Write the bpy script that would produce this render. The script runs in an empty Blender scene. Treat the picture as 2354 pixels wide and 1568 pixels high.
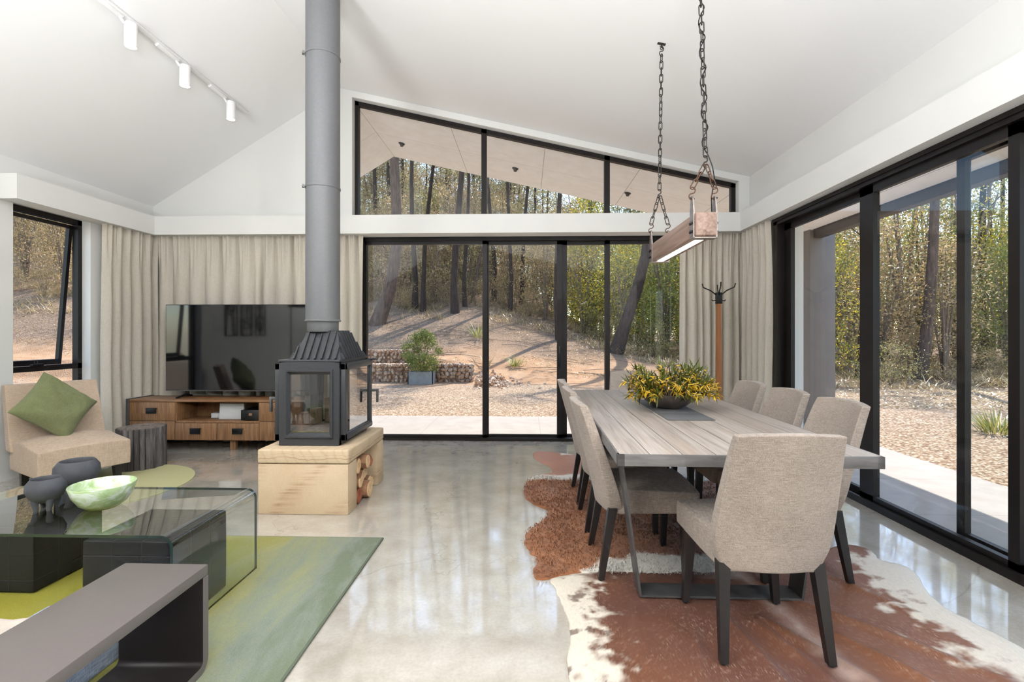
SUN_E, SKY_E, E_UPFILL, E_SPOT, E_FILL, EXPO = 7.2, 0.50, 176.0, 15.0, 178.0, 0.14
UPFILLS = ((-2.4, -2.2), (0.1, -2.2), (-2.2, -0.5), (0.0, -0.5))
import bpy, bmesh, math, random
from mathutils import Vector, Matrix, Euler, noise
SC = bpy.context.scene
COL = SC.collection
PI = math.pi
rnd = random.Random(11)

# ------------------------------------------------------------------ object helpers
def link(o, parent=None):
    COL.objects.link(o)
    if parent is not None:
        o.parent = parent
    return o

def tag(o, label=None, cat=None, group=None, kind=None):
    if label: o['label'] = label
    if cat: o['category'] = cat
    if group: o['group'] = group
    if kind: o['kind'] = kind
    return o

def thing(name, label, cat, loc=(0, 0, 0), rz=0.0, group=None):
    o = link(bpy.data.objects.new(name, None))
    o.empty_display_size = 0.1
    o.location = loc
    o.rotation_euler = (0, 0, rz)
    return tag(o, label, cat, group)

def kids(o):
    return [c for c in COL.objects if c.parent == o]

CH = {}
def copy_tree(o, parent=None):
    c = o.copy()
    link(c, parent)
    if parent is not None:
        CH.setdefault(parent.name, []).append(c.name)
    for ch in list(CH.get(o.name, [])):
        copy_tree(bpy.data.objects[ch], c)
    return c

def place(o, loc, rz, label=None, scale=None, group=None):
    c = copy_tree(o)
    c.location = loc
    c.rotation_euler = (0, 0, rz)
    if label: c['label'] = label
    if group: c['group'] = group
    if scale is not None: c.scale = scale if not isinstance(scale, (int, float)) else (scale,) * 3
    return c

class MB:
    """collects shapes in one bmesh and links them as one object"""
    def __init__(s):
        s.bm = bmesh.new()

    def box(s, c, size, rot=None, bev=0.0, seg=2, mi=0):
        r = bmesh.ops.create_cube(s.bm, size=1.0)
        vs = r['verts']
        for v in vs:
            v.co = Vector((v.co.x * size[0], v.co.y * size[1], v.co.z * size[2]))
        if bev > 0:
            es = list({e for v in vs for e in v.link_edges})
            rr = bmesh.ops.bevel(s.bm, geom=es, offset=bev, segments=seg, profile=0.5, affect='EDGES')
            vs = list({v for f in rr['faces'] for v in f.verts} | {v for v in vs if v.is_valid})
        m = Matrix.Translation(c)
        if rot is not None:
            m = m @ (rot if isinstance(rot, Matrix) else Euler(rot).to_matrix().to_4x4())
        for v in vs:
            v.co = m @ v.co
        if mi:
            for f in {f for v in vs for f in v.link_faces}: f.material_index = mi
        return vs

    def b2(s, x0, x1, y0, y1, z0, z1, bev=0.0, seg=2, mi=0):
        return s.box(((x0 + x1) / 2, (y0 + y1) / 2, (z0 + z1) / 2), (x1 - x0, y1 - y0, z1 - z0), None, bev, seg, mi)

    def ring_strip(s, rings, closed=True, cap=True, mi=0):
        fs = []
        for a, b in zip(rings[:-1], rings[1:]):
            n = len(a)
            for i in range(n if closed else n - 1):
                j = (i + 1) % n
                fs.append(s.bm.faces.new((a[i], a[j], b[j], b[i])))
        if cap and closed:
            try:
                fs.append(s.bm.faces.new(list(reversed(rings[0]))))
                fs.append(s.bm.faces.new(rings[-1]))
            except ValueError:
                pass
        for f in fs: f.material_index = mi
        return fs

    def tube(s, pts, r, n=8, closed=False, mi=0, cap=True):
        pts = [Vector(p) for p in pts]
        rs = r if isinstance(r, (list, tuple)) else [r] * len(pts)
        m = len(pts)
        rings = []
        up = None
        for i, p in enumerate(pts):
            if closed: t = pts[(i + 1) % m] - pts[i - 1]
            else: t = pts[min(i + 1, m - 1)] - pts[max(i - 1, 0)]
            if t.length < 1e-9: t = Vector((0, 0, 1))
            t.normalize()
            if up is None:
                up = Vector((0, 0, 1)) if abs(t.z) < 0.9 else Vector((1, 0, 0))
            a = up - t * up.dot(t)
            if a.length < 1e-6:
                a = t.orthogonal()
            a.normalize(); up = a
            b = t.cross(a)
            rings.append([s.bm.verts.new(p + (a * math.cos(2 * PI * k / n) + b * math.sin(2 * PI * k / n)) * rs[i]) for k in range(n)])
        if closed:
            rings.append(rings[0])
            s.ring_strip(rings, cap=False, mi=mi)
        else:
            s.ring_strip(rings, cap=cap, mi=mi)

    def lathe(s, prof, n=32, c=(0, 0, 0), mi=0, wob=None):
        c = Vector(c)
        rings = []
        for r, z in prof:
            if r < 1e-6: r = 1e-4
            ring = []
            for k in range(n):
                a = 2 * PI * k / n
                w = wob(a, z) if wob else 1.0
                ring.append(s.bm.verts.new(c + Vector((r * w * math.cos(a), r * w * math.sin(a), z))))
            rings.append(ring)
        s.ring_strip(rings, mi=mi)

    def prism(s, pts, ax, a, b, mi=0):
        """polygon pts (2D) extruded along axis ax from a to b; 2D = remaining axes in order"""
        def mk(p, h):
            if ax == 'x': return (h, p[0], p[1])
            if ax == 'y': return (p[0], h, p[1])
            return (p[0], p[1], h)
        A = [s.bm.verts.new(mk(p, a)) for p in pts]
        B = [s.bm.verts.new(mk(p, b)) for p in pts]
        s.ring_strip([A, B], mi=mi)

    def grid(s, P, mi=0):
        V = [[s.bm.verts.new(p) for p in row] for row in P]
        for i in range(len(V) - 1):
            for j in range(len(V[0]) - 1):
                f = s.bm.faces.new((V[i][j], V[i][j + 1], V[i + 1][j + 1], V[i + 1][j]))
                f.material_index = mi
        return V

    def lattice(s, fn, nu, nv, nw):
        """closed subdivided box surface; fn maps (-1..1)^3 to a point"""
        cache = {}
        def vert(i, j, k):
            key = (i, j, k)
            if key not in cache:
                cache[key] = s.bm.verts.new(fn(nu[i], nv[j], nw[k]))
            return cache[key]
        I, J, K = len(nu) - 1, len(nv) - 1, len(nw) - 1
        for i in range(I):
            for j in range(J):
                s.bm.faces.new((vert(i, j, 0), vert(i, j + 1, 0), vert(i + 1, j + 1, 0), vert(i + 1, j, 0)))
                s.bm.faces.new((vert(i, j, K), vert(i + 1, j, K), vert(i + 1, j + 1, K), vert(i, j + 1, K)))
        for i in range(I):
            for k in range(K):
                s.bm.faces.new((vert(i, 0, k), vert(i + 1, 0, k), vert(i + 1, 0, k + 1), vert(i, 0, k + 1)))
                s.bm.faces.new((vert(i, J, k), vert(i, J, k + 1), vert(i + 1, J, k + 1), vert(i + 1, J, k)))
        for j in range(J):
            for k in range(K):
                s.bm.faces.new((vert(0, j, k), vert(0, j, k + 1), vert(0, j + 1, k + 1), vert(0, j + 1, k)))
                s.bm.faces.new((vert(I, j, k), vert(I, j + 1, k), vert(I, j + 1, k + 1), vert(I, j, k + 1)))

    def build(s, name, mats, parent=None, ang=38, sub=0, smooth=True, recalc=True, loc=None, rot=None):
        bm = s.bm
        if recalc: bmesh.ops.recalc_face_normals(bm, faces=bm.faces)
        if smooth:
            lim = math.radians(ang)
            for f in bm.faces: f.smooth = True
            if not sub:
                for e in bm.edges:
                    if len(e.link_faces) == 2 and e.calc_face_angle(0) > lim: e.smooth = False
        me = bpy.data.meshes.new(name)
        bm.to_mesh(me); bm.free()
        for m in (mats if isinstance(mats, (list, tuple)) else [mats]): me.materials.append(m)
        o = bpy.data.objects.new(name, me)
        link(o, parent)
        if parent is not None: CH.setdefault(parent.name, []).append(o.name)
        if loc is not None: o.location = loc
        if rot is not None: o.rotation_euler = rot
        if sub:
            md = o.modifiers.new('sub', 'SUBSURF'); md.levels = sub; md.render_levels = sub
        return o

def mesh_obj(name, verts, faces, m, parent=None, smooth=False, attr=None):
    me = bpy.data.meshes.new(name)
    me.from_pydata(verts, [], faces)
    if smooth:
        me.polygons.foreach_set('use_smooth', [True] * len(me.polygons))
    if attr:
        an, vals = attr
        a = me.attributes.new(an, 'FLOAT_COLOR', 'POINT')
        flat = []
        for c in vals: flat.extend((c[0], c[1], c[2], 1.0))
        a.data.foreach_set('color', flat)
    for mm in (m if isinstance(m, (list, tuple)) else [m]): me.materials.append(mm)
    me.update()
    o = bpy.data.objects.new(name, me)
    link(o, parent)
    if parent is not None: CH.setdefault(parent.name, []).append(o.name)
    return o

def struct(o):
    o['kind'] = 'structure'
    return o

# ------------------------------------------------------------------ material helpers
def srgb(r, g, b):
    f = lambda c: (c / 255 / 12.92) if c / 255 <= 0.04045 else ((c / 255 + 0.055) / 1.055) ** 2.4
    return (f(r), f(g), f(b), 1.0)

class NT:
    def __init__(s, name):
        s.m = bpy.data.materials.new(name)
        s.m.use_nodes = True
        s.t = s.m.node_tree
        s.p = s.t.nodes['Principled BSDF']
        s.out = s.t.nodes['Material Output']
        s._co = None
    def n(s, typ, ins=None, **kw):
        nd = s.t.nodes.new(typ)
        for k, v in kw.items(): setattr(nd, k, v)
        for k, v in (ins or {}).items(): s.set(nd, k, v)
        return nd
    def set(s, nd, k, v):
        sock = nd.inputs[k]
        if isinstance(v, bpy.types.NodeSocket): s.t.links.new(v, sock)
        elif isinstance(v, bpy.types.Node): s.t.links.new(v.outputs[0], sock)
        else: sock.default_value = v
    def co(s, kind='Object', scale=(1, 1, 1), rot=(0, 0, 0), loc=(0, 0, 0)):
        if s._co is None: s._co = s.n('ShaderNodeTexCoord')
        mp = s.n('ShaderNodeMapping', {'Vector': s._co.outputs[kind], 'Scale': scale, 'Rotation': rot, 'Location': loc})
        return mp.outputs[0]
    def noise(s, vec, scale=5, detail=4, rough=0.55, dist=0.0):
        return s.n('ShaderNodeTexNoise', {'Vector': vec, 'Scale': scale, 'Detail': detail, 'Roughness': rough, 'Distortion': dist}).outputs['Fac']
    def vor(s, vec, scale=5, out='Distance', feature='F1'):
        return s.n('ShaderNodeTexVoronoi', {'Vector': vec, 'Scale': scale}, feature=feature).outputs[out]
    def ramp(s, fac, stops, interp='LINEAR'):
        nd = s.n('ShaderNodeValToRGB', {'Fac': fac})
        cr = nd.color_ramp; cr.interpolation = interp
        while len(cr.elements) < len(stops): cr.elements.new(0.5)
        for e, (p, c) in zip(cr.elements, stops):
            e.position = p
            e.color = c if len(c) == 4 else (*c, 1)
        return nd.outputs[0]
    def mix(s, fac, a, b, mode='MIX'):
        nd = s.n('ShaderNodeMix', data_type='RGBA', blend_type=mode)
        s.set(nd, 0, fac); s.set(nd, 6, a); s.set(nd, 7, b)
        return nd.outputs[2]
    def math(s, op, a, b=0.0, c=None, clamp=False):
        nd = s.n('ShaderNodeMath', operation=op, use_clamp=clamp)
        s.set(nd, 0, a); s.set(nd, 1, b)
        if c is not None: s.set(nd, 2, c)
        return nd.outputs[0]
    def mapr(s, v, a, b, c=0.0, d=1.0):
        return s.n('ShaderNodeMapRange', {0: v, 1: a, 2: b, 3: c, 4: d}).outputs[0]
    def sep(s, vec):
        return s.n('ShaderNodeSeparateXYZ', {0: vec}).outputs
    def bump(s, h, strength=0.3, dist=0.01):
        b = s.n('ShaderNodeBump', {'Height': h, 'Strength': strength, 'Distance': dist})
        s.t.links.new(b.outputs[0], s.p.inputs['Normal'])
        return b
    def P(s, **kw):
        for k, v in kw.items(): s.set(s.p, {'col': 'Base Color', 'rough': 'Roughness', 'metal': 'Metallic', 'spec': 'Specular IOR Level', 'coat': 'Coat Weight', 'coatr': 'Coat Roughness', 'sheen': 'Sheen Weight', 'emit': 'Emission Strength', 'ecol': 'Emission Color'}[k], v)
        return s

def simple(name, col, rough=0.5, metal=0.0, var=0.0, vs=6, stretch=(1, 1, 1), bump=0.0, bs=60, spec=0.5, bd=0.004):
    t = NT(name)
    c = col if len(col) == 4 else (*col, 1)
    if var:
        v = t.noise(t.co(scale=stretch), vs, 5)
        lo = tuple(x * (1 - var) for x in c[:3]) + (1,)
        hi = tuple(min(1, x * (1 + var)) for x in c[:3]) + (1,)
        t.P(col=t.ramp(v, [(0.3, lo), (0.7, hi)]))
    else:
        t.P(col=c)
    t.P(rough=rough, metal=metal, spec=spec)
    if bump:
        t.bump(t.noise(t.co(scale=stretch), bs, 3), bump, bd)
    return t.m
# ------------------------------------------------------------------ materials
M = {}
M['wall'] = simple('wall_paint', (0.74, 0.74, 0.715), 0.6, var=0.015, vs=2, bump=0.03, bs=300)
M['ceil'] = simple('ceiling_paint', (0.90, 0.90, 0.90), 0.7, bump=0.02, bs=300)
M['wallrear'] = simple('dark_rear_wall', srgb(58, 56, 54), 0.8)  # out of view; dark finish added to cut haze reflected in the far glass
M['black'] = simple('black_window_frame', srgb(21, 16, 14), 0.45, var=0.15, vs=200, spec=0.35)
M['seal'] = simple('rubber_seal', (0.01, 0.01, 0.01), 0.6)
M['chain'] = simple('oiled_steel_chain', srgb(62, 58, 55), 0.42, 0.7, var=0.3, vs=30)
M['rust'] = simple('rusty_chain', srgb(88, 64, 50), 0.5, 0.6, var=0.35, vs=40)
M['strap'] = simple('raw_steel_strap', srgb(150, 140, 134), 0.4, 0.8, var=0.2, vs=30)
M['legblack'] = simple('black_stained_wood', srgb(33, 30, 29), 0.38, var=0.25, vs=20, stretch=(1, 1, 0.1))
M['steel'] = simple('dark_steel', srgb(92, 92, 92), 0.42, 0.55, var=0.15, vs=12)
M['stove'] = simple('black_cast_iron', srgb(62, 63, 66), 0.42, 0.25, var=0.08, vs=90, bump=0.05, bs=500)
M['flue'] = simple('grey_flue_paint', srgb(108, 109, 111), 0.5, 0.15, var=0.05, vs=60)
M['stovein'] = simple('fire_brick', srgb(150, 120, 98), 0.9, var=0.3, vs=12)
M['ash'] = simple('ash_bed', srgb(170, 155, 140), 0.95, var=0.35, vs=30, bump=0.5, bs=60)
M['handle'] = simple('black_tab_handle', srgb(30, 30, 32), 0.4, 0.5)
M['white'] = simple('white_powder_coat', (0.86, 0.86, 0.86), 0.35)
M['card'] = simple('white_box_card', (0.60, 0.60, 0.585), 0.6)
M['darkbox'] = simple('black_device', srgb(22, 22, 24), 0.35)
M['bench'] = simple('brown_grey_laminate', srgb(101, 94, 91), 0.42, var=0.04, vs=120, bump=0.03, bs=400)
M['benchshade'] = simple('shaded_bench_laminate', srgb(36, 31, 30), 0.42, var=0.06, vs=60)  # bench laminate with the inside shade painted into its colour
M['rackwood'] = simple('honey_pole_wood', srgb(150, 92, 44), 0.4, var=0.2, vs=8, stretch=(8, 8, 0.6))
M['potdark'] = simple('charcoal_clay', srgb(66, 68, 73), 0.75, var=0.3, vs=9, bump=0.15, bs=40)
M['bowlclay'] = simple('pewter_bowl', srgb(112, 100, 92), 0.42, 0.35, var=0.3, vs=7)
M['mat'] = simple('charcoal_runner', srgb(92, 92, 93), 0.85, var=0.12, vs=150, bump=0.3, bs=400)
M['cream'] = simple('cream_cloth', srgb(186, 175, 164), 0.9, var=0.06, vs=60, bump=0.2, bs=200)
M['soffitlight'] = simple('soffit_downlight', srgb(60, 56, 52), 0.5)
M['fascia'] = simple('dark_fascia', srgb(66, 56, 50), 0.5)
M['pier'] = simple('rendered_pier', srgb(126, 118, 112), 0.8, var=0.05, vs=6)
M['extwall'] = simple('exterior_cladding', srgb(150, 142, 130), 0.8, var=0.05)
M['bark'] = simple('dark_gum_bark', srgb(60, 46, 38), 0.95, var=0.55, vs=7, stretch=(3, 3, 0.5), bump=0.8, bs=12, bd=0.05)
M['barkgrey'] = simple('grey_gum_bark', srgb(96, 78, 66), 0.95, var=0.45, vs=6, stretch=(3, 3, 0.5), bump=0.7, bs=12, bd=0.05)
M['wire'] = simple('galvanised_wire', srgb(150, 146, 140), 0.4, 0.7)
M['zinc'] = simple('zinc_planter', srgb(132, 134, 134), 0.55, 0.2, var=0.12, vs=9)
M['lampdome'] = simple('black_lamp_dome', srgb(24, 24, 26), 0.35)
M['woodend'] = simple('log_cut_end', srgb(214, 180, 138), 0.85, var=0.25, vs=25)
M['logbark'] = simple('log_bark', srgb(150, 112, 84), 0.95, var=0.5, vs=18, bump=0.8, bs=40)
M['logred'] = simple('red_split_wood', srgb(150, 88, 62), 0.9, var=0.35, vs=20, bump=0.7, bs=30)
M['screen'] = simple('tv_screen', (0.004, 0.004, 0.005), 0.06, spec=0.9)

def emis(name, col, st):
    t = NT(name); t.P(col=(0.8, 0.8, 0.8, 1), ecol=(*col, 1), emit=st); return t.m
M['led'] = emis('led_strip', (1.0, 0.93, 0.84), 9.0)
M['spotlens'] = emis('spot_lens', (1.0, 0.97, 0.93), 5.0)

def glass(name, tint=(1, 1, 1), refl=1.0, rough=0.0):
    t = NT(name)
    nt = t.t
    nt.nodes.remove(t.p)
    fr = t.n('ShaderNodeFresnel', {'IOR': 1.5})
    bf = t.n('ShaderNodeNewGeometry').outputs['Backfacing']
    k = t.math('MULTIPLY', t.math('MULTIPLY', fr.outputs[0], refl), t.math('SUBTRACT', 1.0, bf), clamp=True)
    tr = t.n('ShaderNodeBsdfTransparent', {'Color': (*tint, 1)})
    gl = t.n('ShaderNodeBsdfGlossy', {'Color': (1, 1, 1, 1), 'Roughness': rough})
    mx = t.n('ShaderNodeMixShader', {0: k, 1: tr, 2: gl})
    nt.links.new(mx.outputs[0], t.out.inputs[0])
    return t.m
M['glass'] = glass('window_glass', (0.975, 0.985, 0.98), 0.55)
M['glasstable'] = glass('table_glass', (0.945, 0.975, 0.96), 1.8)
M['stoveglass'] = glass('stove_glass', (0.80, 0.80, 0.80), 2.4)
def edge_glass():
    t = NT('glass_edge')
    t.P(col=(0.018, 0.034, 0.030, 1), rough=0.06, spec=0.7)
    return t.m
M['glassedge'] = edge_glass()

def concrete():
    t = NT('polished_concrete')
    c = t.co()
    big = t.noise(c, 0.9, 6, 0.6, 0.6)
    mid = t.noise(c, 5, 6, 0.65, 0.3)
    fine = t.noise(c, 70, 3, 0.6)
    col = t.ramp(big, [(0.30, srgb(170, 162, 149)), (0.5, srgb(188, 182, 171)), (0.72, srgb(204, 199, 190))])
    col = t.mix(0.45, col, t.ramp(mid, [(0.3, srgb(150, 140, 124)), (0.7, srgb(204, 199, 189))]))
    sp = t.ramp(fine, [(0.35, (0.82, 0.82, 0.82, 1)), (0.6, (1, 1, 1, 1))])
    col = t.mix(0.5, col, sp, 'MULTIPLY')
    # hairline cracks
    w = t.noise(c, 1.6, 4, 0.6)
    cr = t.n('ShaderNodeTexVoronoi', {'Vector': t.n('ShaderNodeVectorMath', {0: c, 1: t.n('ShaderNodeCombineXYZ', {0: w, 1: w}).outputs[0]}, operation='ADD').outputs[0], 'Scale': 0.55}, feature='DISTANCE_TO_EDGE').outputs[0]
    ck = t.mapr(cr, 0.0, 0.0035, 0.35, 0.0)
    col = t.mix(ck, col, srgb(120, 110, 98))
    t.P(col=col, rough=t.mapr(mid, 0.3, 0.75, 0.07, 0.15), spec=0.65, coat=1.0, coatr=0.045)
    t.set(t.p, 'Coat IOR', 1.75)
    t.bump(t.math('ADD', big, t.math('MULTIPLY', mid, 0.25)), 0.05, 0.02)
    return t.m
M['concrete'] = concrete()

def linen(name, base, dark, sc=1.0):
    t = NT(name)
    w1 = t.noise(t.co(scale=(520 * sc, 30 * sc, 520 * sc)), 1.0, 2, 0.5)
    w2 = t.noise(t.co(scale=(40 * sc, 40 * sc, 560 * sc)), 1.0, 2, 0.5)
    w3 = t.noise(t.co(scale=(560 * sc, 560 * sc, 26 * sc)), 1.0, 2, 0.5)
    w4 = t.noise(t.co(scale=(5, 5, 5)), 1.0, 3, 0.5)
    s = t.math('ADD', t.math('ADD', w1, w2), t.math('ADD', w3, t.math('MULTIPLY', w4, 0.5)))
    f = t.mapr(s, 1.45, 2.05, 0, 1)
    t.P(col=t.mix(f, dark, base), rough=0.92, sheen=0.12, spec=0.2)
    t.bump(s, 0.2, 0.0015)
    return t.m
M['linen'] = linen('taupe_linen', srgb(172, 159, 148), srgb(130, 118, 108))
M['linen2'] = linen('oatmeal_linen', srgb(196, 176, 156), srgb(166, 146, 126))
M['denim'] = linen('blue_grey_weave', srgb(168, 178, 196), srgb(112, 122, 142), 0.8)
M['green'] = linen('moss_green_cotton', srgb(126, 131, 94), srgb(104, 110, 74))

def curtain_mat():
    t = NT('oatmeal_curtain')
    w1 = t.noise(t.co(scale=(420, 420, 22)), 1.0, 2, 0.5)
    w2 = t.noise(t.co(scale=(30, 30, 420)), 1.0, 2, 0.5)
    f = t.mapr(t.math('ADD', w1, w2), 0.6, 1.4)
    t.P(col=t.mix(f, srgb(196, 187, 171), srgb(220, 213, 201)), rough=0.85, spec=0.2, sheen=0.1)
    tr = t.n('ShaderNodeBsdfTranslucent', {'Color': srgb(200, 186, 160)})
    mx = t.n('ShaderNodeMixShader', {0: 0.12, 1: t.p.outputs[0], 2: tr.outputs[0]})
    t.t.links.new(mx.outputs[0], t.out.inputs[0])
    return t.m
M['curtain'] = curtain_mat()

def planks(name, axis, n_w, cols, off=0.0, gap=0.004, grain=(60, 2.2, 60), rough=0.42, spec=0.5):
    """wood with boards of width n_w across `axis` (0=x,1=y,2=z)"""
    t = NT(name)
    c = t.co()
    xs = t.sep(c)
    q = t.math('DIVIDE', t.math('ADD', xs[axis], off), n_w)
    fl = t.math('FLOOR', q)
    fr = t.math('FRACT', q)
    rn = t.n('ShaderNodeTexWhiteNoise', {'W': fl}, noise_dimensions='1D').outputs['Value']
    offv = t.n('ShaderNodeCombineXYZ', {0: t.math('MULTIPLY', rn, 7.0), 1: t.math('MULTIPLY', rn, 13.0), 2: t.math('MULTIPLY', rn, 5.0)}).outputs[0]
    gv = t.n('ShaderNodeVectorMath', {0: t.co(scale=grain), 1: offv}, operation='ADD').outputs[0]
    g = t.noise(gv, 1.0, 6, 0.65, 0.8)
    g2 = t.noise(gv, 0.25, 3, 0.5, 1.5)
    col = t.ramp(g, [(0.28, cols[0]), (0.5, cols[1]), (0.75, cols[2])])
    col = t.mix(t.mapr(g2, 0.55, 0.75), col, cols[3])
    col = t.mix(t.math('MULTIPLY', rn, 0.30), col, cols[0])
    e = t.math('MINIMUM', fr, t.math('SUBTRACT', 1.0, fr))
    line = t.mapr(e, 0.0, gap / n_w, 1.0, 0.0)
    t.P(col=t.mix(line, col, (0.03, 0.025, 0.02, 1)), rough=rough, spec=spec)
    t.bump(t.math('SUBTRACT', g, t.math('MULTIPLY', line, 3.0)), 0.12, 0.004)
    return t.m
M['tabletop'] = planks('weathered_grey_planks', 0, 0.1335, [srgb(128, 118, 110), srgb(166, 156, 147), srgb(188, 180, 173), srgb(152, 132, 114)], 0.534, 0.0035, (40, 1.6, 40), 0.36)
M['tableedge'] = simple('grey_table_edge', srgb(104, 101, 99), 0.45, var=0.25, vs=8, stretch=(1, 6, 6))
M['sawn'] = planks('rough_sawn_brown_wood', 2, 0.5, [srgb(98, 68, 44), srgb(140, 102, 68), srgb(170, 132, 94), srgb(120, 84, 52)], 0.1, 0.0, (60, 60, 3.5), 0.5)
M['sawnh'] = planks('brown_board_top', 1, 0.12, [srgb(106, 72, 46), srgb(138, 98, 64), srgb(160, 120, 82), srgb(120, 82, 52)], 0.02, 0.002, (2.5, 50, 50), 0.35)
M['beam'] = planks('recycled_timber_beam', 2, 0.9, [srgb(104, 80, 70), srgb(150, 124, 110), srgb(178, 154, 140), srgb(120, 94, 82)], 0.3, 0.0, (30, 1.6, 30), 0.5)

def sandstone():
    t = NT('banded_sandstone')
    w = t.noise(t.co(scale=(1.1, 1.1, 1.1)), 2.0, 4, 0.55)
    xs = t.sep(t.co(rot=(0.0, 0.85, 0.0)))
    q = t.math('ADD', t.math('MULTIPLY', xs[2], 3.2), t.math('MULTIPLY', w, 1.1))
    fr = t.math('FRACT', q)
    tri = t.math('MINIMUM', fr, t.math('SUBTRACT', 1.0, fr))
    fine = t.noise(t.co(scale=(3, 3, 70), rot=(0.0, 0.85, 0.0)), 1.0, 3, 0.6)
    ln = t.math('MULTIPLY', t.mapr(tri, 0.0, 0.24, 0.6, 0.0), t.mapr(fine, 0.35, 0.65))
    ln = t.math('MULTIPLY', ln, t.mapr(t.noise(t.co(loc=(3.3, 1.2, 0.4)), 2.0, 2), 0.36, 0.56, 0.15, 1.0))
    n = t.noise(t.co(), 140, 3, 0.7)
    big = t.noise(t.co(), 3.0, 4)
    col = t.ramp(big, [(0.3, srgb(192, 168, 137)), (0.7, srgb(206, 185, 156))])
    col = t.mix(ln, col, srgb(150, 112, 74))
    col = t.mix(0.35, col, t.ramp(n, [(0.3, (0.74, 0.70, 0.64, 1)), (0.65, (1, 1, 1, 1))]), 'MULTIPLY')
    t.P(col=col, rough=0.85, spec=0.25)
    t.bump(n, 0.2, 0.003)
    return t.m
M['sandstone'] = sandstone()

def slabstone():
    t = NT('layered_sandstone_slab')
    xs = t.sep(t.co())
    w = t.noise(t.co(scale=(3.0, 3.0, 0.6)), 1.4, 4, 0.6)
    z = t.math('ADD', xs[2], t.math('MULTIPLY', w, 0.075))
    l1 = t.mapr(t.math('ABSOLUTE', t.math('SUBTRACT', z, 0.425)), 0.0, 0.0030, 0.85, 0.0)
    l2 = t.mapr(t.math('ABSOLUTE', t.math('SUBTRACT', z, 0.448)), 0.0, 0.0016, 0.55, 0.0)
    n = t.noise(t.co(), 90, 3, 0.7)
    b = t.n('ShaderNodeTexWave', {'Vector': t.co(rot=(0, 0.5, 0.2)), 'Scale': 5.0, 'Distortion': 6.0, 'Detail': 3.0}, wave_type='BANDS').outputs['Fac']
    col = t.ramp(b, [(0.0, srgb(202, 181, 152)), (0.7, srgb(201, 180, 150)), (1.0, srgb(194, 171, 140))])
    col = t.mix(0.3, col, t.ramp(n, [(0.3, (0.75, 0.7, 0.64, 1)), (0.65, (1, 1, 1, 1))]), 'MULTIPLY')
    col = t.mix(l1, col, srgb(142, 100, 62))
    col = t.mix(l2, col, srgb(160, 116, 74))
    t.P(col=col, rough=0.85, spec=0.25)
    t.bump(n, 0.25, 0.003)
    return t.m
M['slab'] = slabstone()

def leather():
    t = NT('black_leather')
    xs = t.sep(t.co())
    h = None
    for ax, p in ((0, 0.127), (1, 0.127), (2, 0.127)):
        fr = t.math('FRACT', t.math('DIVIDE', t.math('ADD', xs[ax], 1.0795), p))
        e = t.math('MINIMUM', fr, t.math('SUBTRACT', 1.0, fr))
        l = t.mapr(e, 0.0, 0.035, 0.0, 1.0)
        h = l if h is None else t.math('MINIMUM', h, l)
    n = t.noise(t.co(), 180, 3)
    t.P(col=t.mix(h, srgb(40, 40, 43), srgb(19, 19, 21)), rough=0.48, spec=0.35)
    t.bump(t.math('ADD', h, t.math('MULTIPLY', n, 0.25)), 0.35, 0.006)
    return t.m
M['leather'] = leather()

def rug():
    t = NT('green_ombre_rug')
    c = t.co()
    xs = t.sep(c)
    n1 = t.noise(t.co(scale=(3.0, 0.9, 1), rot=(0, 0, 0.35)), 1.6, 6, 0.7, 0.4)
    n2 = t.noise(t.co(scale=(5, 5, 5)), 40, 2, 0.7)
    x = t.math('ADD', xs[0], t.math('MULTIPLY', t.math('SUBTRACT', n1, 0.5), 1.25))
    f = t.mapr(x, -1.25, 1.2)
    col = t.ramp(f, [(0.0, srgb(150, 142, 30)), (0.45, srgb(156, 148, 46)), (0.68, srgb(160, 156, 80)), (0.78, srgb(166, 164, 116)), (0.86, srgb(150, 156, 128)), (0.93, srgb(142, 150, 136)), (1.0, srgb(124, 134, 112))])
    col = t.mix(0.5, col, t.ramp(n2, [(0.3, (0.7, 0.7, 0.7, 1)), (0.65, (1, 1, 1, 1))]), 'MULTIPLY')
    col = t.mix(0.16, col, srgb(40, 46, 30))
    t.P(col=col, rough=0.98, spec=0.1, sheen=0.05)
    t.bump(n2, 0.5, 0.006)
    return t.m
M['rug'] = rug()
M['rugedge'] = simple('rug_binding', srgb(92, 100, 84), 0.95)
M['roundrug'] = simple('pale_olive_rug', srgb(176, 173, 132), 0.97, var=0.1, vs=120, bump=0.4, bs=250, spec=0.1)

def glassbowl():
    t = NT('marbled_green_resin')
    n = t.noise(t.co(scale=(1, 1, 2.2)), 7.0, 5, 0.6, 2.2)
    col = t.ramp(n, [(0.30, srgb(142, 168, 112)), (0.46, srgb(170, 190, 142)), (0.60, srgb(206, 214, 206)), (0.8, srgb(158, 182, 130))])
    t.P(col=col, rough=0.28, spec=0.5, coat=0.3)
    t.set(t.p, 'Subsurface Weight', 0.0)
    return t.m
M['glassbowl'] = glassbowl()

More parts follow.
